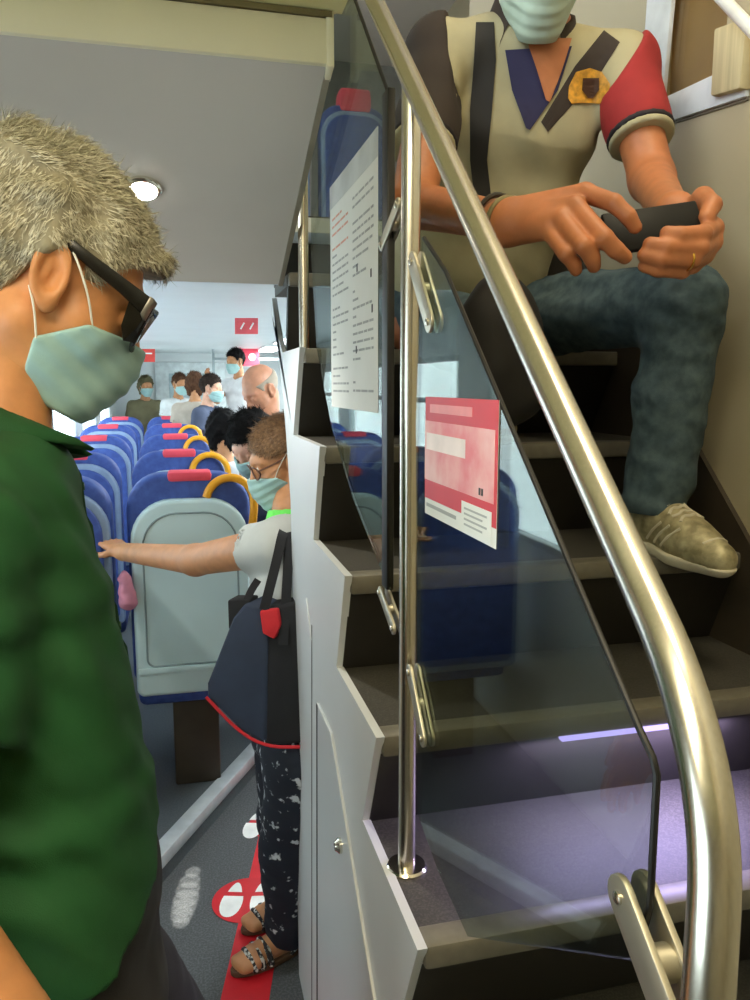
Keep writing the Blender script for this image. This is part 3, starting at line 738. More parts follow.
def person(label, J, H, sk, hairspec=None, shirt=None, trousers=None, sleeve=.55, group=None, mask=True, hem=.02, k=1.0, hh=.0045, bh=.009, T=None, shoes=M_black,
           extra=None, fold=.004, sb=None, flare=0, ff=26, fsp=.55, legs=True, sleeve_m=None, collar=True, hh_eyes=True, sr=.016):
    feet = [J['anL'], J['anR']]; base = A((feet[0][0]+feet[1][0])/2, (feet[0][1]+feet[1][1])/2, min(feet[0][2], feet[1][2])-J.get('sole', .09))
    root = empty('person', base, label, 'person', group)
    T = T or Torso(J['pel'], J['neck'], J['F'], k)
    arms = [(J['sh'+s], J['el'+s], J['wr'+s]) for s in 'LR']; lgs = [(J['hip'+s], J['kn'+s], J['an'+s]) for s in 'LR']
    r = lambda x: x*k
    def arm(P, a, off=0): return sm(.02, rc(P, a[0], a[1], r(.050)+off, r(.041)+off), rc(P, a[1], a[2], r(.041)+off, r(.027)+off*.6))
    def leg(P, l, off=0): return sm(.03, rc(P, l[0], l[1], r(.086)+off, r(.058)+off), rc(P, l[1], l[2], r(.056)+off, r(.040)+off))
    hb = H.w((-.032,0,-.055)); nb = J['neck']
    def shoulders(P, off=0):
        return sm(.04, *[rc(P, nb-T.U*.05*k, a[0], r(.052)+off, r(.052)+off) for a in arms])
    def body(P):
        d = smin(T.fn(P, -.014), shoulders(P, -.010), .04)
        for a in arms: d = smin(d, arm(P, a), .025)
        if legs:
            for l in lgs: d = smin(d, leg(P, l, -.006), .03)
        return smin(d, rc(P, nb-T.U*.04, hb, r(.058), .050*H.S), .03)
    pts = [J[x] for x in ('pel','neck')]+[p for a in arms for p in a]+([p for l in lgs for p in l] if legs else [])
    lo, hi = bounds(pts, .16); VB, FB = snet(body, lo, hi, bh)
    def headfn(P):
        L_ = H.loc(P); return smin(head_sdf(L_)*H.S, rc(P, nb+T.U*.005, hb, r(.056), .052*H.S), .025)
    lo, hi = bounds([H.c, nb], .15*H.S); VH, FH = snet(headfn, lo, hi, hh)
    Vs, Fs = [VB, VH], [FB, FH+len(VB)]; n = len(VB)+len(VH)
    for s in 'LR':
        if 'hand'+s in J:
            sg = J['hand'+s]; wr, el = J['wr'+s], J['el'+s]
            f = lambda P: smin(hand_fn(P, sg), rc(P, wr-(wr-el)*.35, wr, r(.032), r(.0265)), .02)
            lo, hi = bounds(hand_pts(sg)+[wr-(wr-el)*.3], .03); V, F = snet(f, lo, hi, J.get('hg', .005)); Vs.append(V); Fs.append(F+n); n += len(V)
    link('body', np.concatenate(Vs), np.concatenate(Fs), sk, root)
    # clothing
    sc = {}
    fd_ = unit(T.U+T.Fd*.5)
    def shirt_fn(P):
        d = smin(T.fn(P, flare*np.clip((.50-((P-T.o)@T.U)/T.L)/.25, 0, 1), t0=hem-.1-flare*25, t1=.985), shoulders(P, .006), .05)
        d = smax(d, (P-T.p(0,0,hem))@(-(J['hemn'] if 'hemn' in J else T.U)), .006)
        d = smax(d, -(rc(P, nb-T.U*.06, hb, r(.062), .056*H.S)), .008)
        for a in arms:
            u = unit(a[1]-a[0]); e = a[0]+(a[1]-a[0])*sleeve
            sl = smax(rc(P, a[0], a[1], sb or r(.060)+.004, r(.055)+sr), (P-e)@u, .006)
            sl = smax(sl, -smax(rc(P, a[0], a[1]+u*.05, r(.050)+.006, r(.044)+sr-.002), -((P-e)@u+.03), .004), .002)
            d = smin(d, sl, .03)
        return d+folds(P, ff, 5, fold, fd_, fsp)
    pts = [T.p(0,0,0), T.p(0,0,1)]+[p for a in arms for p in a[:2]]
    lo, hi = bounds(pts, .2); V, F = snet(shirt_fn, lo, hi, bh*.85)
    sh = link('shirt', V, F, shirt, root)
    if trousers and legs:
        def tr_fn(P):
            d = T.fn(P, .004 if hem < .1 else -.002, t0=-.03, t1=max(.16, hem+.12))
            for l in lgs:
                u = unit(l[2]-l[1]); g = smin(leg(P, l, .012), rc(P, l[1], l[2], r(.066), r(.062)), .02); d = smin(d, smax(g, (P-(l[2]+u*.02))@u, .005), .04)
            if hem > .1: d = smax(d, (P-T.p(0,0,hem))@J['hemn']-.012, .004)
            return d+folds(P, 30, 9, fold*.9, (.3,.2,1))+folds(P, 75, 3, fold*.45, (.1,.1,1))
        lo, hi = bounds([J['pel']]+[p for l in lgs for p in l], .18); V, F = snet(tr_fn, lo, hi, bh); link('trousers', V, F, trousers, root)
        if shoes is not None:
            for s in 'LR':
                an = J['an'+s]; td = unit(J.get('toe'+s, J['F'])*A(1,1,0)); z0 = an[2]-J.get('sole', .09)
                def sf(P):
                    d = sm(.04, rc(P, A(*an[:2], z0+.05), an, .042, .042), rc(P, A(*(an-td*.035)[:2], z0+.038), A(*(an+td*.15)[:2], z0+.030), .038, .032), rc(P, A(*(an+td*.06)[:2], z0+.05), A(*(an+td*.16)[:2], z0+.03), .04, .03))
                    return smax(d, z0-P[:, 2], .006)
                lo, hi = bounds([an, an+td*.15], .08); V, F = snet(sf, lo, hi, .006); link('shoe', V, F, shoes, root)
    if hairspec: hair(H, root, hairspec[0], hairspec[1], hairspec[2] if len(hairspec) > 2 else .006)
    if mask: face_mask(H, root, h=.0035 if hh > .004 else .0025)
    if hh_eyes: eyes(H, root)
    return root, T, sh, shirt_fn

def strands(root, H, hf, m, n_, hl, ln, wd, crest=.30, seed=5):   # short strands lying over the hair cap
    ho = [c for c in root.children if c.name.split('.')[0] == 'hair'][0]; me = ho.data; rs = np.random.RandomState(seed); V = []; F = []
    nv = len(me.vertices); p3 = np.zeros(nv*3); me.vertices.foreach_get('co', p3); p3 = H.loc(p3.reshape(-1, 3)+origin(root)); n3 = np.zeros(nv*3); me.vertices.foreach_get('normal', n3); n3 = n3.reshape(-1, 3)@H.R
    for i in rs.choice(nv, n_):
        p = p3[i]; n = n3[i]
        if p[2] < np.interp(p[0], hl[:, 0], hl[:, 1])+.004 or (abs(p[1]) > .07 and -.03 < p[0] < .006 and p[2] < .026): continue
        flow = A(.55,0,-.25) if p[0] > -.03 else A(-.1,0,-.8)
        if p[2] > .09: flow = A(.5,.1,.25)
        flow = flow+rs.randn(3)*.20; t = unit(flow-n*np.dot(flow, n)+n*(.06+.14*rs.rand()+(crest*rs.rand() if (p[2] > .11 and p[0] < .0) else 0)))
        Ln = rs.uniform(*ln)*(1.35 if p[2] > .1 else 1); w_ = unit(np.cross(t, n))*wd*rs.uniform(.65,1.3)
        a = p+rs.randn(3)*.0012-n*.001; b = a+t*Ln*.55; c = b+unit(t-n*.5)*Ln*.45; kk = len(V)
        V += [a-w_, a+w_, b+w_*.8, b-w_*.8, c]; F += [(kk,kk+1,kk+2,kk+3), (kk+3,kk+2,kk+4)]
    o = link('hair_strands', H.ws(V), F, m, ho); o['kind'] = 'stuff'; return o
def project_out(fn, P, dirs, t0=0.0, t1=.3, n=60):               # march outward until the surface is left
    ts = np.linspace(t0, t1, n); out = []
    for p, d in zip(P, dirs):
        v = fn(p+ts[:, None]*d); ins = np.where(v < 0)[0]; out.append(p+d*(ts[ins[-1]] if len(ins) else t0))
    return np.array(out)

# ---------------------------------------------------------------- the grey-haired man in green, near left
F1 = unit(A(.985,.17,0)); L1 = A(-F1[1], F1[0], 0)
H1 = Head(at(57,284,.93), F1, math.radians(31), 1.03)
pel, nk = at(66,985,.90), at(-6,436,.92)
J = dict(F=F1, pel=pel, neck=nk)
sc_ = at(-34,512,.90)
J['shL'] = sc_+L1*.185; J['shR'] = sc_-L1*.185
J['elL'] = J['shL']+A(0,0,-.29)-F1*.06+L1*.05; J['wrL'] = J['elL']+F1*.12-A(0,0,.20)
J['elR'] = at(-85,905,.66); J['wrR'] = at(62,1085,.66)
for s, g in (('L',1),('R',-1)):
    J['hip'+s] = pel+L1*g*.085-A(0,0,.02)
J['hipL'] = J['hipL']+F1*.01; J['knL'] = J['hipL']+F1*.20-A(0,0,.41); J['anL'] = A(*(J['knL']-F1*.05)[:2], .09)
J['knR'] = J['hipR']+F1*.07-A(0,0,.43); J['anR'] = A(*(J['knR']-F1*.12)[:2], .09)
J['handR'] = hand_segs(J['wrR'], J['wrR']-J['elR'], L1, 1, 1, .35); J['handL'] = hand_segs(J['wrL'], J['wrL']-J['elL'], -L1, -1, 1, .35)
TT = Torso.T
T1 = Torso(pel, nk, F1, 1.0, Wd=[.13,.17,.185,.185,.185,.185,.180,.135,.085,.06], Dp=[.10,.125,.135,.135,.13,.12,.105,.085,.066,.05],
           Cx=[-.012,-.014,-.016,-.016,-.018,-.016,-.016,-.012,-.012,-.01])
M_skin1 = skin('skin_tan', (206,142,92)); M_grey = mat('grey_hair', (112,106,86), .7, c2=(160,152,126), scale=60, thr=(.3,.7), stretch=(1,1,.35))  # hair cap darkened to put shade into the gaps between strands
M_green = mat('green_pique', (18,76,34), .8, var=.14, scale=14, bump=.35, bscale=900)
J['hemn'] = unit(A(0,0,1)-F1*.30-L1*.30)
hs1 = lambda P: smin(ell(P, (-.040,0,.044), (.122,.092,.106)), ell(P, (.036,0,.068), (.066,.068,.044)), .03)
hf1 = hair_fn(hs1, noise=.006, f=85)
root1, T1, sh1, sf1 = person('grey-haired man in green polo, dark sunglasses and pale face mask looking down', J, H1, M_skin1, (hf1, M_grey, .004), M_green,
    mat('charcoal_trousers', (40,39,42), .8, var=.12, scale=30, bump=.2, bscale=700), T=T1, hh=.003, bh=.007, hem=.25, flare=.008, fold=.0052, ff=58, fsp=.30, sleeve=.6, sr=.03)
sh1.name = 'polo_shirt'
strands(root1, H1, hf1, mat('grey_strands', (150,144,120), .55, c2=(216,210,186), scale=140, thr=(.35,.65)), 30000, HL, (.010,.020), .00045)
# sunglasses
def hbox(H, mb, pts, th):                                        # a bar through head-space points with a height and thickness
    Vv = []; 
    for p, hh_, t in pts:
        for (a, b) in ((-1,-1),(1,-1),(1,1),(-1,1)): Vv.append(H.w(A(*p)+A(0,a*t,b*hh_)))
    Fq = [(3,2,1,0), tuple(len(Vv)-4+i for i in range(4))]
    for i in range(len(pts)-1):
        for k_ in range(4): Fq.append((i*4+k_, i*4+(k_+1) % 4, i*4+4+(k_+1) % 4, i*4+4+k_))
    return mb.add(Vv, Fq)
sg = empty('sunglasses', H1.w((.09,0,.01)), None); sg.parent = root1; sg.location = Vector(H1.w((.09,0,.01)))-Vector(origin(root1))
for s in (-1, 1):
    hbox(H1, MB(), [((-.040,.079*s,.022),.004,.0022),((-.018,.083*s,.036),.0052,.0022),((.02,.084*s,.030),.0070,.0022),((.06,.080*s,.026),.0082,.0024),((.090,.074*s,.022),.0105,.003)], 0).build('temple_arm', M_sun, sg, .0012)
    hbox(H1, MB(), [((.089,.075*s,.022),.011,.003),((.094,.074*s,.020),.013,.004),((.1,.071*s,.018),.013,.003)], 0).build('hinge', mat('hinge_metal', (120,116,110), .3, .8), sg, .001)
    P = [H1.w(q) for q in [(.103,.012*s,.016),(.107,.030*s,.022),(.105,.055*s,.024),(.097,.073*s,.022),(.096,.073*s,-.004),(.099,.062*s,-.022),(.103,.040*s,-.026),(.104,.020*s,-.016)]]
    MB().prism(P, H1.R[:,0]*.003).build('lens', M_lens, sg, smooth=False)
    MB().tube(P, .0032, 8, closed=True).build('rim', M_sun, sg)
    MB().prism([H1.w(q) for q in [(.072,.0775*s,.018),(.099,.0735*s,.018),(.101,.0715*s,-.020),(.088,.0745*s,-.025),(.078,.0765*s,-.012)]], H1.R[:,1]*-.003*s).build('side_shield', M_lens, sg, smooth=False)
MB().tube(smooth_path([H1.w((.104,-.013,.014)), H1.w((.109,0,.018)), H1.w((.104,.013,.014))]), .003, 8).build('bridge', M_sun, sg)
# collar, placket and buttons of the polo shirt
def collar(T, nk, H, sfn, root, m, r0=.066, drop=.06, fwd_drop=.03, th=.006, up=.03, a0=14):
    V = []; F = []; n = 40; ax = unit(H.w((-.032,0,-.055))-nk); Fd = T.Fd; Lt = T.Lt
    ang = np.linspace(math.radians(a0), math.radians(360-a0), n)
    rows = []
    for a in ang:
        d_ = Fd*math.cos(a)+Lt*math.sin(a); fr = max(0, math.cos(a))
        top = nk+ax*(up-.028*fr)+d_*r0; mid = top+d_*.010+ax*.002
        low = nk+d_*(r0+.030+.014*fr)-T.U*(drop*.55+fwd_drop*fr**2)+Fd*.012*fr
        rows.append([top-d_*.004-ax*.02, top, mid, mid*.45+low*.55+d_*.006, low, low-d_*.005-T.U*.002, top-d_*.001-ax*.012])
    m_ = len(rows[0])
    for rw in rows: V += rw
    for i in range(n-1):
        for j in range(m_-1): F.append((i*m_+j, (i+1)*m_+j, (i+1)*m_+j+1, i*m_+j+1))
    return link('collar', V, F, m, root)
collar(T1, nk, H1, sf1, sh1, M_green, r0=.056, drop=.036, fwd_drop=.010, up=.022)
ts = np.linspace(.93, .52, 22); C_ = np.array([T1.p(-.02, 0, t) for t in ts]); S_f = project_out(sf1, C_, [T1.Fd]*len(ts))
V = []; F = []
for i, p in enumerate(S_f):
    for y, x in ((-.017,-.012),(-.016,.0028),(.016,.0028),(.017,-.012)): V.append(p+T1.Lt*y+T1.Fd*x)
for i in range(len(S_f)-1):
    for j in range(3): F.append((i*4+j, i*4+j+1, i*4+5+j, i*4+4+j))
pk = link('placket', V, F, mat('green_placket', (12,58,26), .8, bump=.3, bscale=900), sh1)
for i in (2, 9, 16): MB().lathe(S_f[i]+T1.Fd*.0028, [(.0055,0),(.0055,.0022),(.003,.0026)], 14, T1.Fd).build('button', mat('green_button', (20,70,40), .3), pk)

# ---------------------------------------------------------------- the seated man with the phone
F2 = unit(A(-.28,-.96,0)); L2 = A(-F2[1], F2[0], 0)              # he faces down the stairs; his left is the picture's right
seat_z = TZ[8]
pel = A(.72, NY[8]+.20, seat_z+.085); nk = at(540,22,1.70)
J = dict(F=F2, pel=pel, neck=nk, sole=.105, hg=.0035)
J['shL'] = at(622,64,1.72); J['shR'] = at(440,52,1.72)
J['elL'] = at(652,180,1.64); J['wrL'] = at(672,214,1.31); J['elR'] = at(413,205,1.56); J['wrR'] = at(508,222,1.26)
J['hipL'] = pel+A(.11,-.02,.0); J['hipR'] = pel+A(-.10,-.02,.0)
J['knL'] = at(684,304,1.56); J['anL'] = at(657,490,1.63); J['anL'][2] = TZ[6]+.105
J['knR'] = at(500,345,1.66); J['anR'] = at(478,430,1.86); J['anR'][2] = TZ[7]+.105
J['toeL'] = unit(onZ(735,575,TZ[6])-J['anL']); J['toeR'] = A(-.1,-1,0)
def chain(pts, r0, r1):
    rr_ = np.linspace(r0, r1, len(pts)); return [(pts[i], pts[i+1], rr_[i], rr_[i+1]) for i in range(len(pts)-1)]
a_ = at; wR = J['wrR']
mcp = [a_(585,193,1.20), a_(575,206,1.185), a_(562,219,1.185), a_(548,230,1.20)]
palm = [(wR+(m-wR)*.0+A(0,0,.012-.009*i), m, .024, .0155) for i, m in enumerate(mcp)]
J['handR'] = (palm, [chain([mcp[0], a_(614,203,1.165), a_(628,216,1.16), a_(635,227,1.165)], .0148, .0105),
    chain([mcp[1], a_(604,238,1.14), a_(616,250,1.145), a_(625,257,1.155)], .0152, .0108),
    chain([mcp[2], a_(584,246,1.145), a_(592,258,1.155), a_(594,266,1.165)], .0148, .0105),
    chain([mcp[3], a_(566,254,1.165), a_(574,264,1.175), a_(576,270,1.18)], .0130, .0095),
    chain([a_(535,225,1.25), a_(570,233,1.24), a_(597,236,1.225), a_(614,236,1.215)], .019, .0115)])
wL = J['wrL']; mcl = [a_(713,228,1.235), a_(712,242,1.235), a_(704,254,1.235), a_(692,264,1.24)]
J['handL'] = ([(wL+A(.012,0,.010-.008*i), m, .024, .0158) for i, m in enumerate(mcl)],
    [chain([mcl[0], a_(703,234,1.175), a_(680,235,1.165), a_(667,233,1.168)], .0150, .0108),
     chain([mcl[1], a_(700,248,1.175), a_(668,247,1.165), a_(650,244,1.17)], .0152, .0108),
     chain([mcl[2], a_(692,260,1.18), a_(662,259,1.17), a_(644,255,1.175)], .0150, .0105),
     chain([mcl[3], a_(682,271,1.195), a_(658,270,1.185), a_(644,266,1.19)], .0132, .0095),
     chain([a_(690,215,1.30), a_(703,198,1.26), a_(712,205,1.22), a_(706,218,1.205)], .020, .0122)])
H2 = Head(at(541,-42,1.60), F2, math.radians(34), 1.04)
M_skin2 = skin('skin_warm', (178,110,68)); M_sand = mat('sand_pique', (168,160,128), .85, var=.07, scale=12, bump=.3, bscale=800)
T2 = Torso(pel, nk, F2, 1.0, Wd=[.16,.185,.20,.20,.20,.205,.195,.14,.085,.06], Dp=[.12,.15,.165,.16,.15,.14,.115,.09,.066,.05], Cx=[.0,.01,.03,.035,.03,.02,.005,0,0,0])
M_jean = mat('faded_denim', (50,68,76), .85, c2=(74,92,98), scale=40, bump=.3, bscale=700)
root2, T2, sh2, sf2 = person('man seated on the stairs in sand polo with one red sleeve, holding a phone', J, H2, M_skin2,
    (hair_fn(short_shell(.012), noise=.004), mat('dark_grey_hair', (70,64,56), .6), .006), M_sand, M_jean, T=T2, hh=.0035, bh=.008, hem=.03, fold=.008, sleeve=.38, k=1.1, shoes=None, sr=.0, sb=.060, mask=False)
face_mask(H2, root2, h=.003, m=mat('mask_pale', (176,194,178), .85, var=.04, scale=30))
sh2.name = 'polo_shirt'
# contrasting sleeves, made as cloth over each upper arm
for s, m, nm in (('L', mat('red_pique', (150,36,36), .85, var=.1, scale=16, bump=.3, bscale=800), 'red sleeve'), ('R', mat('dark_brown_pique', (44,34,28), .85, var=.1, scale=16), 'dark sleeve')):
    a, b = J['sh'+s], J['el'+s]; u = unit(b-a); e = a+(b-a)*.63
    ins = unit((a-T2.p(0,0,.86))); lat = T2.Lt*(1 if s == 'L' else -1); pl0 = a-lat*(.004 if s == 'L' else .035)
    def f(P, grow=.0065):
        d = smin(rc(P, a, b, .064+grow, .060+grow), rc(P, a-ins*.06, a, .062+grow, .064+grow), .03)
        d = smin(d, sf2(P)-.003, .012) if False else d
        d = smax(d, (P-e)@u, .006); d = smax(d, -((P-pl0)@unit(lat*.95-T2.U*(.34 if s == 'L' else .55))), .004)
        return smax(d, -smax(rc(P, a, b+u*.05, .055, .056), -((P-e)@u+.06), .004), .002)+folds(P, 30, 3, .004, u)
    lo, hi = bounds([a, b], .16); V, F = snet(f, lo, hi, .006); so_ = link('sleeve', V, F, m, sh2); so_['label'] = nm
    ring = lambda t, g, w_, mm, nm2: link(nm2, *snet(lambda P: smax(smax(rc(P, a, b, .064+.0065+g, .060+.0065+g), (P-(e+u*t))@u, .004), -((P-(e+u*(t-w_)))@u), .004), *bounds([a, b], .12), .006), mm, so_)
    ring(.004, .003, .014, mat('navy_band', (32,26,30), .8), 'cuff_band'); ring(.016, .0005, .016, M_sand, 'cuff_edge')
# dark collar, open neck with a blue lining, a dark slanting stripe and a gold badge
collar(T2, nk-T2.U*.02, H2, sf2, sh2, mat('dark_collar', (52,42,34), .85), r0=.078, drop=.085, fwd_drop=.035, up=.05, a0=36)
def skin_quad(pts, lift, th):                                    # flat cloth patch laid onto the chest along the line of sight of the torso
    W_ = np.array(pts); return project_out(sf2, W_, [T2.Fd]*len(W_), -.02, .30, 90)+T2.Fd*lift
def chest_at(px, py): 
    ts = np.linspace(1.0, 2.4, 700); r_ = ray(px, py); P = CAM+ts[:, None]*r_; v = sf2(P); i = np.where(v < 0)[0]; return P[i[0]] if len(i) else at(px, py, 1.6)
def cloth_patch(name, outline, m, parent, lift=.003, n=10):      # outline: two edges of equal length, bridged over the shirt
    A0, B0 = outline; V = []; F = []; nu = 24
    def along(E, t):
        E = np.array(E, float); t = t*(len(E)-1); i = min(int(t), len(E)-2); return E[i]+(E[i+1]-E[i])*(t-i)
    for i in range(nu+1):
        for j in range(n+1):
            p = along(A0, i/nu)*(1-j/n)+along(B0, i/nu)*j/n; q_ = chest_at(*p); V.append(q_-unit(q_-CAM)*lift)
    for i in range(nu):
        for j in range(n): F.append((i*(n+1)+j, i*(n+1)+j+1, (i+1)*(n+1)+j+1, (i+1)*(n+1)+j))
    return link(name, V, F, m, parent)
M_dkst = mat('dark_stripe', (50,40,34), .85)
cloth_patch('chest_stripe', ([(604,30),(575,66),(541,122)], [(620,42),(600,74),(548,132)]), M_dkst, sh2)
cloth_patch('neck_opening', ([(505,50),(512,90),(526,128)], [(572,46),(558,90),(530,130)]), mat('navy_lining', (40,38,74), .8), sh2, .005)
cloth_patch('neck_skin', ([(526,38),(537,70),(546,100)], [(572,38),(562,70),(550,102)]), M_skin2, sh2, .009)
M_gold = mat('gold_badge', (196,140,40), .6, var=.3, scale=90); bd = cloth_patch('chest_badge', ([(568,98),(569,86),(576,72),(590,68),(602,72),(610,84),(608,99)], [(572,104),(578,103),(584,103),(592,103),(598,104),(602,103),(606,102)]), M_gold, sh2, .006)
cloth_patch('badge_shield', ([(583,78),(582,90),(588,98)], [(599,78),(599,90),(593,98)]), mat('badge_dark', (70,40,20), .7), bd, .009, 6)
# trainers
M_shoe = mat('silver_trainer', (124,116,84), .45, .25, c2=(176,166,130), scale=45, bump=.2, bscale=400); M_sole = mat('trainer_sole', (196,188,164), .6)
for s in 'LR':
    an = J['an'+s]; td = J['toe'+s]*A(1,1,0); td = unit(td); z0 = an[2]-.105; lt = A(-td[1], td[0], 0)
    hz = lambda x, z, y=0: A(*(an+td*x+lt*y)[:2], z0+z-(.10*max(x-.03, 0) if s == 'L' else 0))
    def up_(P): 
        d = sm(.03, rc(P, hz(-.015,.105), hz(-.02,.05), .044, .042), rc(P, hz(-.03,.05), hz(.10,.044), .041, .043), rc(P, hz(.03,.078), hz(.14,.046), .042, .034), rc(P, hz(.10,.040), hz(.185,.036), .042, .033))
        return smax(smax(d, z0+.018-.10*np.maximum((P-an)@td-.03, 0)*(s == 'L')-P[:,2], .006), P[:,2]-(z0+.125), .006)
    def so2(P):
        d = sm(.03, rc(P, hz(-.035,.03), hz(.10,.03), .046, .048), rc(P, hz(.10,.03), hz(.19,.036), .047, .034)); dz = .10*np.maximum((P-an)@td-.03, 0)*(s == 'L'); return smax(smax(d, z0-dz-P[:,2], .005), P[:,2]-(z0+.026-dz), .005)
    lo, hi = bounds([an, an+td*.2, hz(0,0)], .09)
    V, F = snet(up_, lo, hi, .005); o = link('trainer', V, F, M_shoe, root2)
    V, F = snet(so2, lo, hi, .005); link('sole', V, F, M_sole, o)
    for i in range(5):
        x = .035+.017*i; Y_ = (-.030,-.018,-.006,.006,.018,.030)
        PL = project_out(up_, [hz(x+.008*(j % 2 if i % 2 else 1-j % 2), .03, y) for j, y in enumerate(Y_)], [A(0,0,1.0)]*6, 0, .14, 120)
        MB().tube(smooth_path(PL+A(0,0,.001), 1), .0034, 6).build('lace', M_sole, o)
    for q in (.03,.055,.08):
        PL = project_out(up_, [hz(q+.02*t, .035+.022*t) for t in (0,1,2)], [-lt if s == 'L' else lt]*3, 0, .09, 90); MB().tube(PL, .0035, 6).build('side_stripe', M_sole, o)
    PL = project_out(up_, [hz(.155, .04, y) for y in (-.028,-.014,0,.014,.028)], [unit(A(*(td*.6)[:2], .8))]*5, 0, .08, 90); MB().tube(PL, .0028, 6).build('toe_seam', M_sole, o)
# bracelets and ring
u = unit(J['wrR']-J['elR']); M_br = mat('bracelet_silver', (150,142,112), .3, .8)
for t, r_, m in ((-.004,.0375,M_br),(-.038,.039,mat('bracelet_dark', (46,40,32), .4))):
    c = J['wrR']+u*t; a = unit(np.cross(u, (0,0,1))); b = np.cross(u, a)
    MB().tube([c+r_*(a*math.cos(k*.2618)*.95+b*math.sin(k*.2618)) for k in range(24)], .0045, 8, closed=True).build('bracelet', m, root2)
rg = (a_(690,260.5,1.18), a_(688,260,1.18)); u = unit(a_(662,259,1.17)-a_(692,260,1.18)); a = unit(np.cross(u, (0,0,1))); b = np.cross(u, a)
MB().tube([a_(688,260,1.179)+.0152*(a*math.cos(k*.3927)+b*math.sin(k*.3927)) for k in range(16)], .002, 8, closed=True).build('ring', mat('gold_ring', (214,170,80), .25, 1), root2)
# the phone in his hands
c0, c1 = a_(607,233,1.195), a_(703,219,1.205); u = unit(c1-c0); nrm_ = -unit(np.cross(u, unit(A(.1,.40,.9)))); v = np.cross(nrm_, u)
L_ = np.linalg.norm(c1-c0); cc = (c0+c1)/2
ph = empty('smartphone', cc, 'black smartphone held level in both hands of the seated man', 'phone')
MB().prism([cc+u*x*L_/2+v*y*.036 for x, y in ((-1,-1),(1,-1),(1,1),(-1,1))], nrm_*.010).build('phone_case', mat('phone_black', (9,8,8), .5, spec=.2), ph, .004)
MB().prism([cc+nrm_*.0102+u*x*L_*.47+v*y*.032 for x, y in ((-1,-1),(1,-1),(1,1),(-1,1))], nrm_*.0006).build('screen', mat('phone_screen', (16,16,20), .1), ph, smooth=False)
# shoulder bag with its dark strap
bg_ = empty('shoulder_bag', at(505,330,1.6), 'black shoulder bag at the hip of the seated man, dark strap over his shoulder', 'bag')
M_bag = mat('black_nylon', (22,19,17), .7, bump=.2, bscale=600)
bc = at(500,338,1.52)
f = lambda P: ell(P, bc, (.085,.06,.10))+folds(P, 40, 8, .004)
f = lambda P: sm(.03, ell(P, bc, (.088,.06,.125)), ell(P, bc+A(.015,.02,-.09), (.095,.07,.09)))+folds(P, 40, 8, .005)
V, F = snet(f, bc-.26, bc+.26, .008); link('pouch', V, F, M_bag, bg_)
cloth_patch('strap', ([(476,22),(474,60),(470,110),(470,160),(474,196)], [(494,22),(496,60),(492,110),(487,160),(492,204)]), M_bag, bg_, .006, 5)
cloth_patch('strap', ([(474,190),(476,220),(486,262)], [(492,198),(492,224),(500,262)]), M_bag, bg_, .008, 4)

# ---------------------------------------------------------------- the woman with the bag in the aisle
F3 = unit(A(-.96,-.10,0)); L3 = A(-F3[1], F3[0], 0)              # her left side is towards the camera
H3 = Head(at(283,460,2.34), F3, math.radians(20), 1.0)
pel = at(298,745,2.26); nk = at(294,514,2.30); J = dict(F=F3, pel=pel, neck=nk)
J['shL'] = at(279,545,2.20); J['shR'] = at(300,545,2.46)
J['elL'] = at(196,560,2.45); J['wrL'] = at(124,552,2.72); J['elR'] = at(298,630,2.52); J['wrR'] = at(290,690,2.42)
gx = onX; J['hipL'] = pel+L3*.08; J['hipR'] = pel-L3*.08
f0 = onZ(277,958,0); J['anL'] = A(f0[0]+.045,f0[1]+.02,.085); J['anR'] = J['anL']-L3*.17+A(.06,0,0)
J['knL'] = (J['hipL']+J['anL'])/2+F3*.03; J['knR'] = (J['hipR']+J['anR'])/2+F3*.03
J['handL'] = hand_segs(J['wrL'], at(96,532,2.84)-J['wrL'], A(0,.2,-1), 1, .95, .35); J['handR'] = hand_segs(J['wrR'], A(0,0,-1), L3, 1, .95, .4)
M_skin3 = skin('skin_olive', (190,134,92)); M_tee = mat('pale_grey_tee', (188,190,186), .85, var=.05, scale=14)
M_flor = mat('floral_print', (22,28,42), .8, c2=(196,200,204), scale=34, thr=(.60,.66))
T3 = Torso(pel, nk, F3, 1.0, Wd=np.array(Torso.Wd)*.95, Dp=np.array(Torso.Dp)*1.02)
root3, T3, sh3, sf3 = person('woman in pale grey tee and floral trousers, arm stretched across to a seat', J, H3, M_skin3, None, M_tee, M_flor, T=T3, hh=.004, bh=.008, hem=.04, sleeve=.30, shoes=None, sr=.02, k=1.18)
sh3.name = 'tee_shirt'
HL3 = np.array([[-.2,-.07],[-.04,-.06],[-.024,.0],[.0,.03],[.03,.03],[.05,.04],[.075,.058],[.11,.07]])
bn = lambda P: sm(.03, bob_shell(.012, -.06)(P), ell(P, (-.12,0,.03), (.045,.045,.05)))
hair(H3, root3, hair_fn(bn, HL3, .002, f=60), mat('brown_hair', (104,76,52), .85, spec=.2, bump=.25, bscale=160, c2=(140,106,74), scale=50, stretch=(1,1,.4)), .005)
strands(root3, H3, None, mat('brown_strands', (96,68,44), .6, c2=(160,122,84), scale=120), 9000, HL3, (.02,.03), .0008, .02)
sg = empty('eyeglasses', H3.w((.09,0,.0))); sg.parent = root3; sg.location = Vector(H3.w((.09,0,.0)))-Vector(origin(root3))
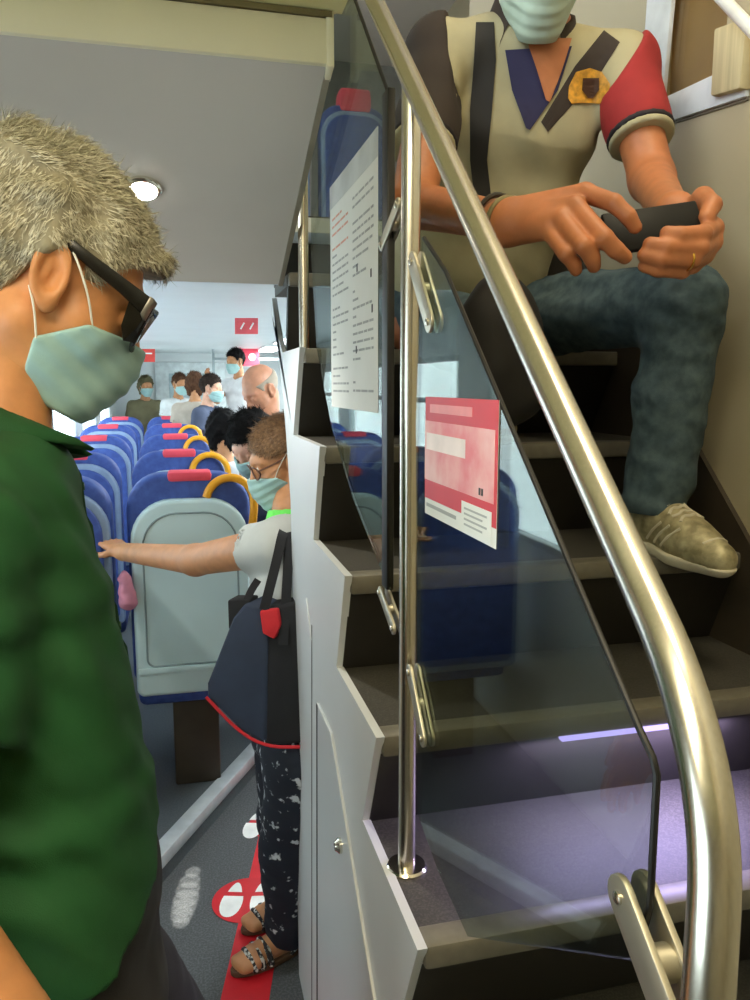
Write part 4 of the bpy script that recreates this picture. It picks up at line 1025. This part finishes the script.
for s in (-1, 1):
    MB().tube([H3.w((-.015,.082*s,.020)), H3.w((.05,.080*s,.012)), H3.w((.095,.07*s,.008))], .0028, 8).build('temple_arm', mat('brown_frame', (92,56,36), .4), sg)
    MB().tube([H3.w((.1-.012*math.cos(k*.3927)**2*(1 if math.cos(k*.3927)*s > 0 else 0), .036*s+.027*math.cos(k*.3927), .0+.02*math.sin(k*.3927))) for k in range(16)], .0022, 8, closed=True).build('rim', MATS['brown_frame'], sg)
# bright green scrap of cloth at her collar
f = lambda P: smax(np.abs(rc(P, nk-T3.U*.025, nk+T3.U*.02, .078, .066)-.004)-.004, np.abs((P-nk)@T3.U+.004)-.016, .004)
V, F = snet(f, nk-.12, nk+.12, .005); link('neck_band', V, F, mat('lime_green', (110,226,96), .8), root3)
# sandals
for s in 'LR':
    an = J['an'+s]; td = unit(F3*A(1,1,0)+A(0,-.25,0)); lt = A(-td[1], td[0], 0); hz = lambda x, z, y=0: A(*(an+td*x+lt*y)[:2], z)
    def ft(P): return smax(sm(.025, rc(P, hz(-.01,.08), hz(-.02,.04), .036, .034), rc(P, hz(-.03,.042), hz(.12,.036), .030, .032), rc(P, hz(.0,.07), hz(.11,.04), .032, .024), *[rc(P, hz(.12,.034,y), hz(.175-.35*abs(y+.012),.030,y*1.1), .012, .0095) for y in (-.026,-.010,.005,.018,.028)]), .020-P[:,2], .004)
    lo, hi = bounds([an, hz(.18,.02), hz(0,0)], .06); V, F = snet(ft, lo, hi, .005); fo = link('foot', V, F, M_skin3, root3)
    P = [hz(.06+.135*math.cos(t), .004, .040*math.sin(t)*(1+.2*math.cos(t))) for t in np.linspace(0, 2*math.pi, 30)[:-1]]
    sd = MB().prism(P, (0,0,.018)).build('sandal', mat('sandal_sole', (96,70,50), .7), root3, .004)
    for x, rr_, zt in ((.085,.044,.072),(.135,.042,.058),(.11,.043,.066)):
        MB().tube(smooth_path([hz(x,.02,-rr_), hz(x+.005,zt*.8,-rr_*.8), hz(x+.008,zt,0), hz(x+.005,zt*.8,rr_*.8), hz(x,.02,rr_)]), .009, 8).build('sandal_strap', mat('patterned_strap', (30,30,34), .6, c2=(206,206,200), scale=70, thr=(.52,.58)), sd)
    MB().tube(smooth_path([hz(.02,.024,-.042), hz(-.045,.066,-.02), hz(-.045,.066,.02), hz(.02,.024,.042)]), .006, 8).build('sandal_strap', MATS['patterned_strap'], sd)
# her tote bag on its black straps
bd_ = 2.06
tb = empty('tote_bag', at(252,745,bd_), 'large dark navy tote bag with black straps hanging from the woman\'s shoulder', 'bag')
M_navy = mat('navy_canvas', (44,54,74), .8, var=.12, scale=10, bump=.2, bscale=500); M_bk = mat('black_canvas', (22,22,26), .8, bump=.2, bscale=500)
kx = [(244,603),(292,598),(296,744),(270,745),(240,731),(206,697),(206,684),(232,618)]
MB().prism([at(px, py, bd_) for px, py in [(244,603),(268,607),(266,744),(240,731),(206,697),(206,684),(232,618)]], A(.10,.13,0)*.9).build('bag_body', M_navy, tb, .012, 3)
MB().prism([at(px, py, bd_+.005) for px, py in [(266,608),(302,600),(306,744),(264,746)]], A(.02,.12,0)).build('bag_side', M_bk, tb, .012, 3)
MB().tube(smooth_path([at(206,697,bd_-.004), at(240,733,bd_-.004), at(268,747,bd_-.004), at(300,747,bd_)]), .0045, 8).build('red_piping', M_red, tb)
MB().prism([at(px, py, bd_-.012) for px, py in [(259,611),(277,609),(280,626),(274,640),(262,634)]], A(.01,.02,0)).build('red_lining', mat('red_cloth', (212,40,48), .8), tb, .006)
MB().prism([at(px, py, bd_+.01) for px, py in [(227,600),(250,600),(244,632),(228,630)]], A(.03,.05,0)).build('bag_pocket', M_bk, tb, .006)
def strapband(pts, w, m, par):
    V = []; F = []; P = smooth_path(pts, 2)
    for i, p in enumerate(P):
        t = unit(P[min(i+1, len(P)-1)]-P[max(i-1, 0)]); s = unit(np.cross(t, p-CAM))*w; b = unit(np.cross(s, t))*.002
        V += [p-s-b, p+s-b, p+s+b, p-s+b]
    for i in range(len(P)-1):
        for k_ in range(4): F.append((i*4+k_, i*4+(k_+1) % 4, i*4+4+(k_+1) % 4, i*4+4+k_))
    F += [(3,2,1,0), tuple(len(V)-4+i for i in range(4))]
    return link('strap', V, F, m, par, sharp=40)
strapband([at(288,526,2.24), at(283,530,2.12), at(277,560,2.08), at(264,610,bd_-.006)], .013, M_bk, tb)
strapband([at(291,526,2.24), at(289,531,2.12), at(288,570,2.09), at(283,645,bd_-.006)], .013, M_bk, tb)
strapband([at(258,580,2.12), at(250,592,2.09), at(243,612,bd_+.01)], .010, M_bk, tb)

# ---------------------------------------------------------------- passengers further down the saloon
def stand(hx, hy, depth, fwd, low=0, pitch=.1, arm=0, S=1.0):
    hc = at(hx, hy, depth); f = unit(A(fwd[0], fwd[1], 0)); l = A(-f[1], f[0], 0); ht = hc[2]; lean = f*-.03
    nk = hc-f*.055-A(0,0,.17); pel = A(nk[0]-f[0]*.04, nk[1]-f[1]*.04, max(nk[2]-.56, .86 if not low else nk[2]-.56)); J = dict(F=f, pel=pel, neck=nk)
    for s, g in (('L',1),('R',-1)):
        sh = nk-A(0,0,.075)+l*g*.17; J['sh'+s] = sh
        if arm and s == 'R': el = sh+f*.16-A(0,0,.18)-l*.02; wr = el+f*.14+A(0,0,.22)+l*.05
        else: el = sh-A(0,0,.27)+l*g*.05-f*.02; wr = el+f*.16-A(0,0,.16)-l*g*.03
        J['el'+s] = el; J['wr'+s] = wr
        J['hand'+s] = hand_segs(wr, wr-el, -l*g, g, .95, .4)
        zf = .0 if nk[0] > .25 else .10
        J['hip'+s] = pel+l*g*.085; J['an'+s] = A(*(pel+l*g*.09)[:2], zf+.09); J['kn'+s] = (J['hip'+s]+J['an'+s])/2+f*.02
    J['hg'] = .008
    return J, Head(hc, f, pitch, S)
M_hb = mat('black_hair', (20,18,18), .85, spec=.15, bump=.9, bscale=140, stretch=(1,1,.3)); M_hbr = mat('chestnut_hair', (92,62,44), .85, spec=.2, bump=.9, bscale=140, var=.3, scale=60, stretch=(1,1,.3)); M_hd = mat('dark_brown_hair', (52,40,34), .85, spec=.2, bump=.9, bscale=140, var=.3, scale=60, stretch=(1,1,.3))
def cloth(n, c): return mat(n, c, .85, var=.08, scale=14)
def far_person(label, args, sk, hs, shirt, mask=True, hem=.0, tr=(50,54,66)):
    J, H = stand(*args[0], **args[1]); R_ = person(label, J, H, sk, hs, shirt, cloth('trousers_%d_%d_%d' % tr, tr), hh=.007, bh=.014, mask=mask, hem=hem, hh_eyes=False, fold=.003)
    if hs: strands(R_[0], H, None, hs[1], 3500, BOB if hs[0] is BB else HL, (.016,.030), .0012, .3)
    return R_, J, H
SB = hair_fn(short_shell(.014), noise=.006, f=110); BB = hair_fn(bob_shell(.014, -.09), BOB, .006, f=110)
far_person('bald older man in pale shirt bending his head down beyond the woman', ((260,390,3.95,(-.75,-.5)), dict(pitch=.6)), skin('skin_ruddy', (196,138,108)), None, cloth('grey_shirt', (150,152,150)), False)
gsh = [o for o in bpy.data.objects if o.get('label', '').startswith('bald older')][0]
fr_ = Head(at(260,390,3.95), (-.75,-.5), .6); hair(fr_, gsh, lambda P: smax(smax(short_shell(.004)(P), P[:,2]-.055, .01), np.interp(P[:,0], HL[:,0], HL[:,1])-P[:,2], .01), mat('white_stubble', (160,148,132), .7), .006)
far_person('dark-haired passenger in navy top bowing the head just behind the yellow grab handle', ((252,444,3.40,(-.55,-.6)), dict(pitch=.6)), skin('skin_pink', (222,168,140)), (hair_fn(short_shell(.022), noise=.007, f=110), M_hb), cloth('navy_top', (30,36,58)))
far_person('black-haired passenger in white shirt with back of head turned this way', ((223,432,4.6,(.1,1)), dict(pitch=.2)), M_skin3, (BB, M_hb), cloth('white_shirt', (206,210,214)), False)
_, J, H = far_person('standing black-haired passenger in white top with arm raised near the red sign', ((235,361,8.5,(-.6,-.5)), dict(pitch=.15, arm=1)), M_skin3, (SB, M_hb), cloth('white_top', (214,216,218)))
far_person('masked passenger with reddish-brown hair and navy strap top, facing right', ((212,388,7.6,(.75,-.45)), dict(pitch=.1)), skin('skin_pink', (222,168,140)), (SB, M_hd), cloth('navy_white', (70,78,100)))
far_person('brown-haired passenger seen from behind between two masked passengers', ((195,385,8.05,(.1,1)), dict(pitch=.1)), M_skin3, (BB, M_hbr), cloth('beige_shirt', (176,164,150)), False)
far_person('masked passenger in pale shirt, leftmost of the brown-haired heads', ((180,384,9.7,(.4,-.7)), dict(pitch=.1)), M_skin3, (SB, M_hbr), cloth('pale_shirt', (204,208,208)))
far_person('passenger with olive-toned hair and olive top past the window seats', ((146,386,10.0,(.3,-.9)), dict(pitch=.1)), M_skin3, (BB, mat('olive_hair', (104,98,66), .7)), cloth('olive_top', (112,106,78)))
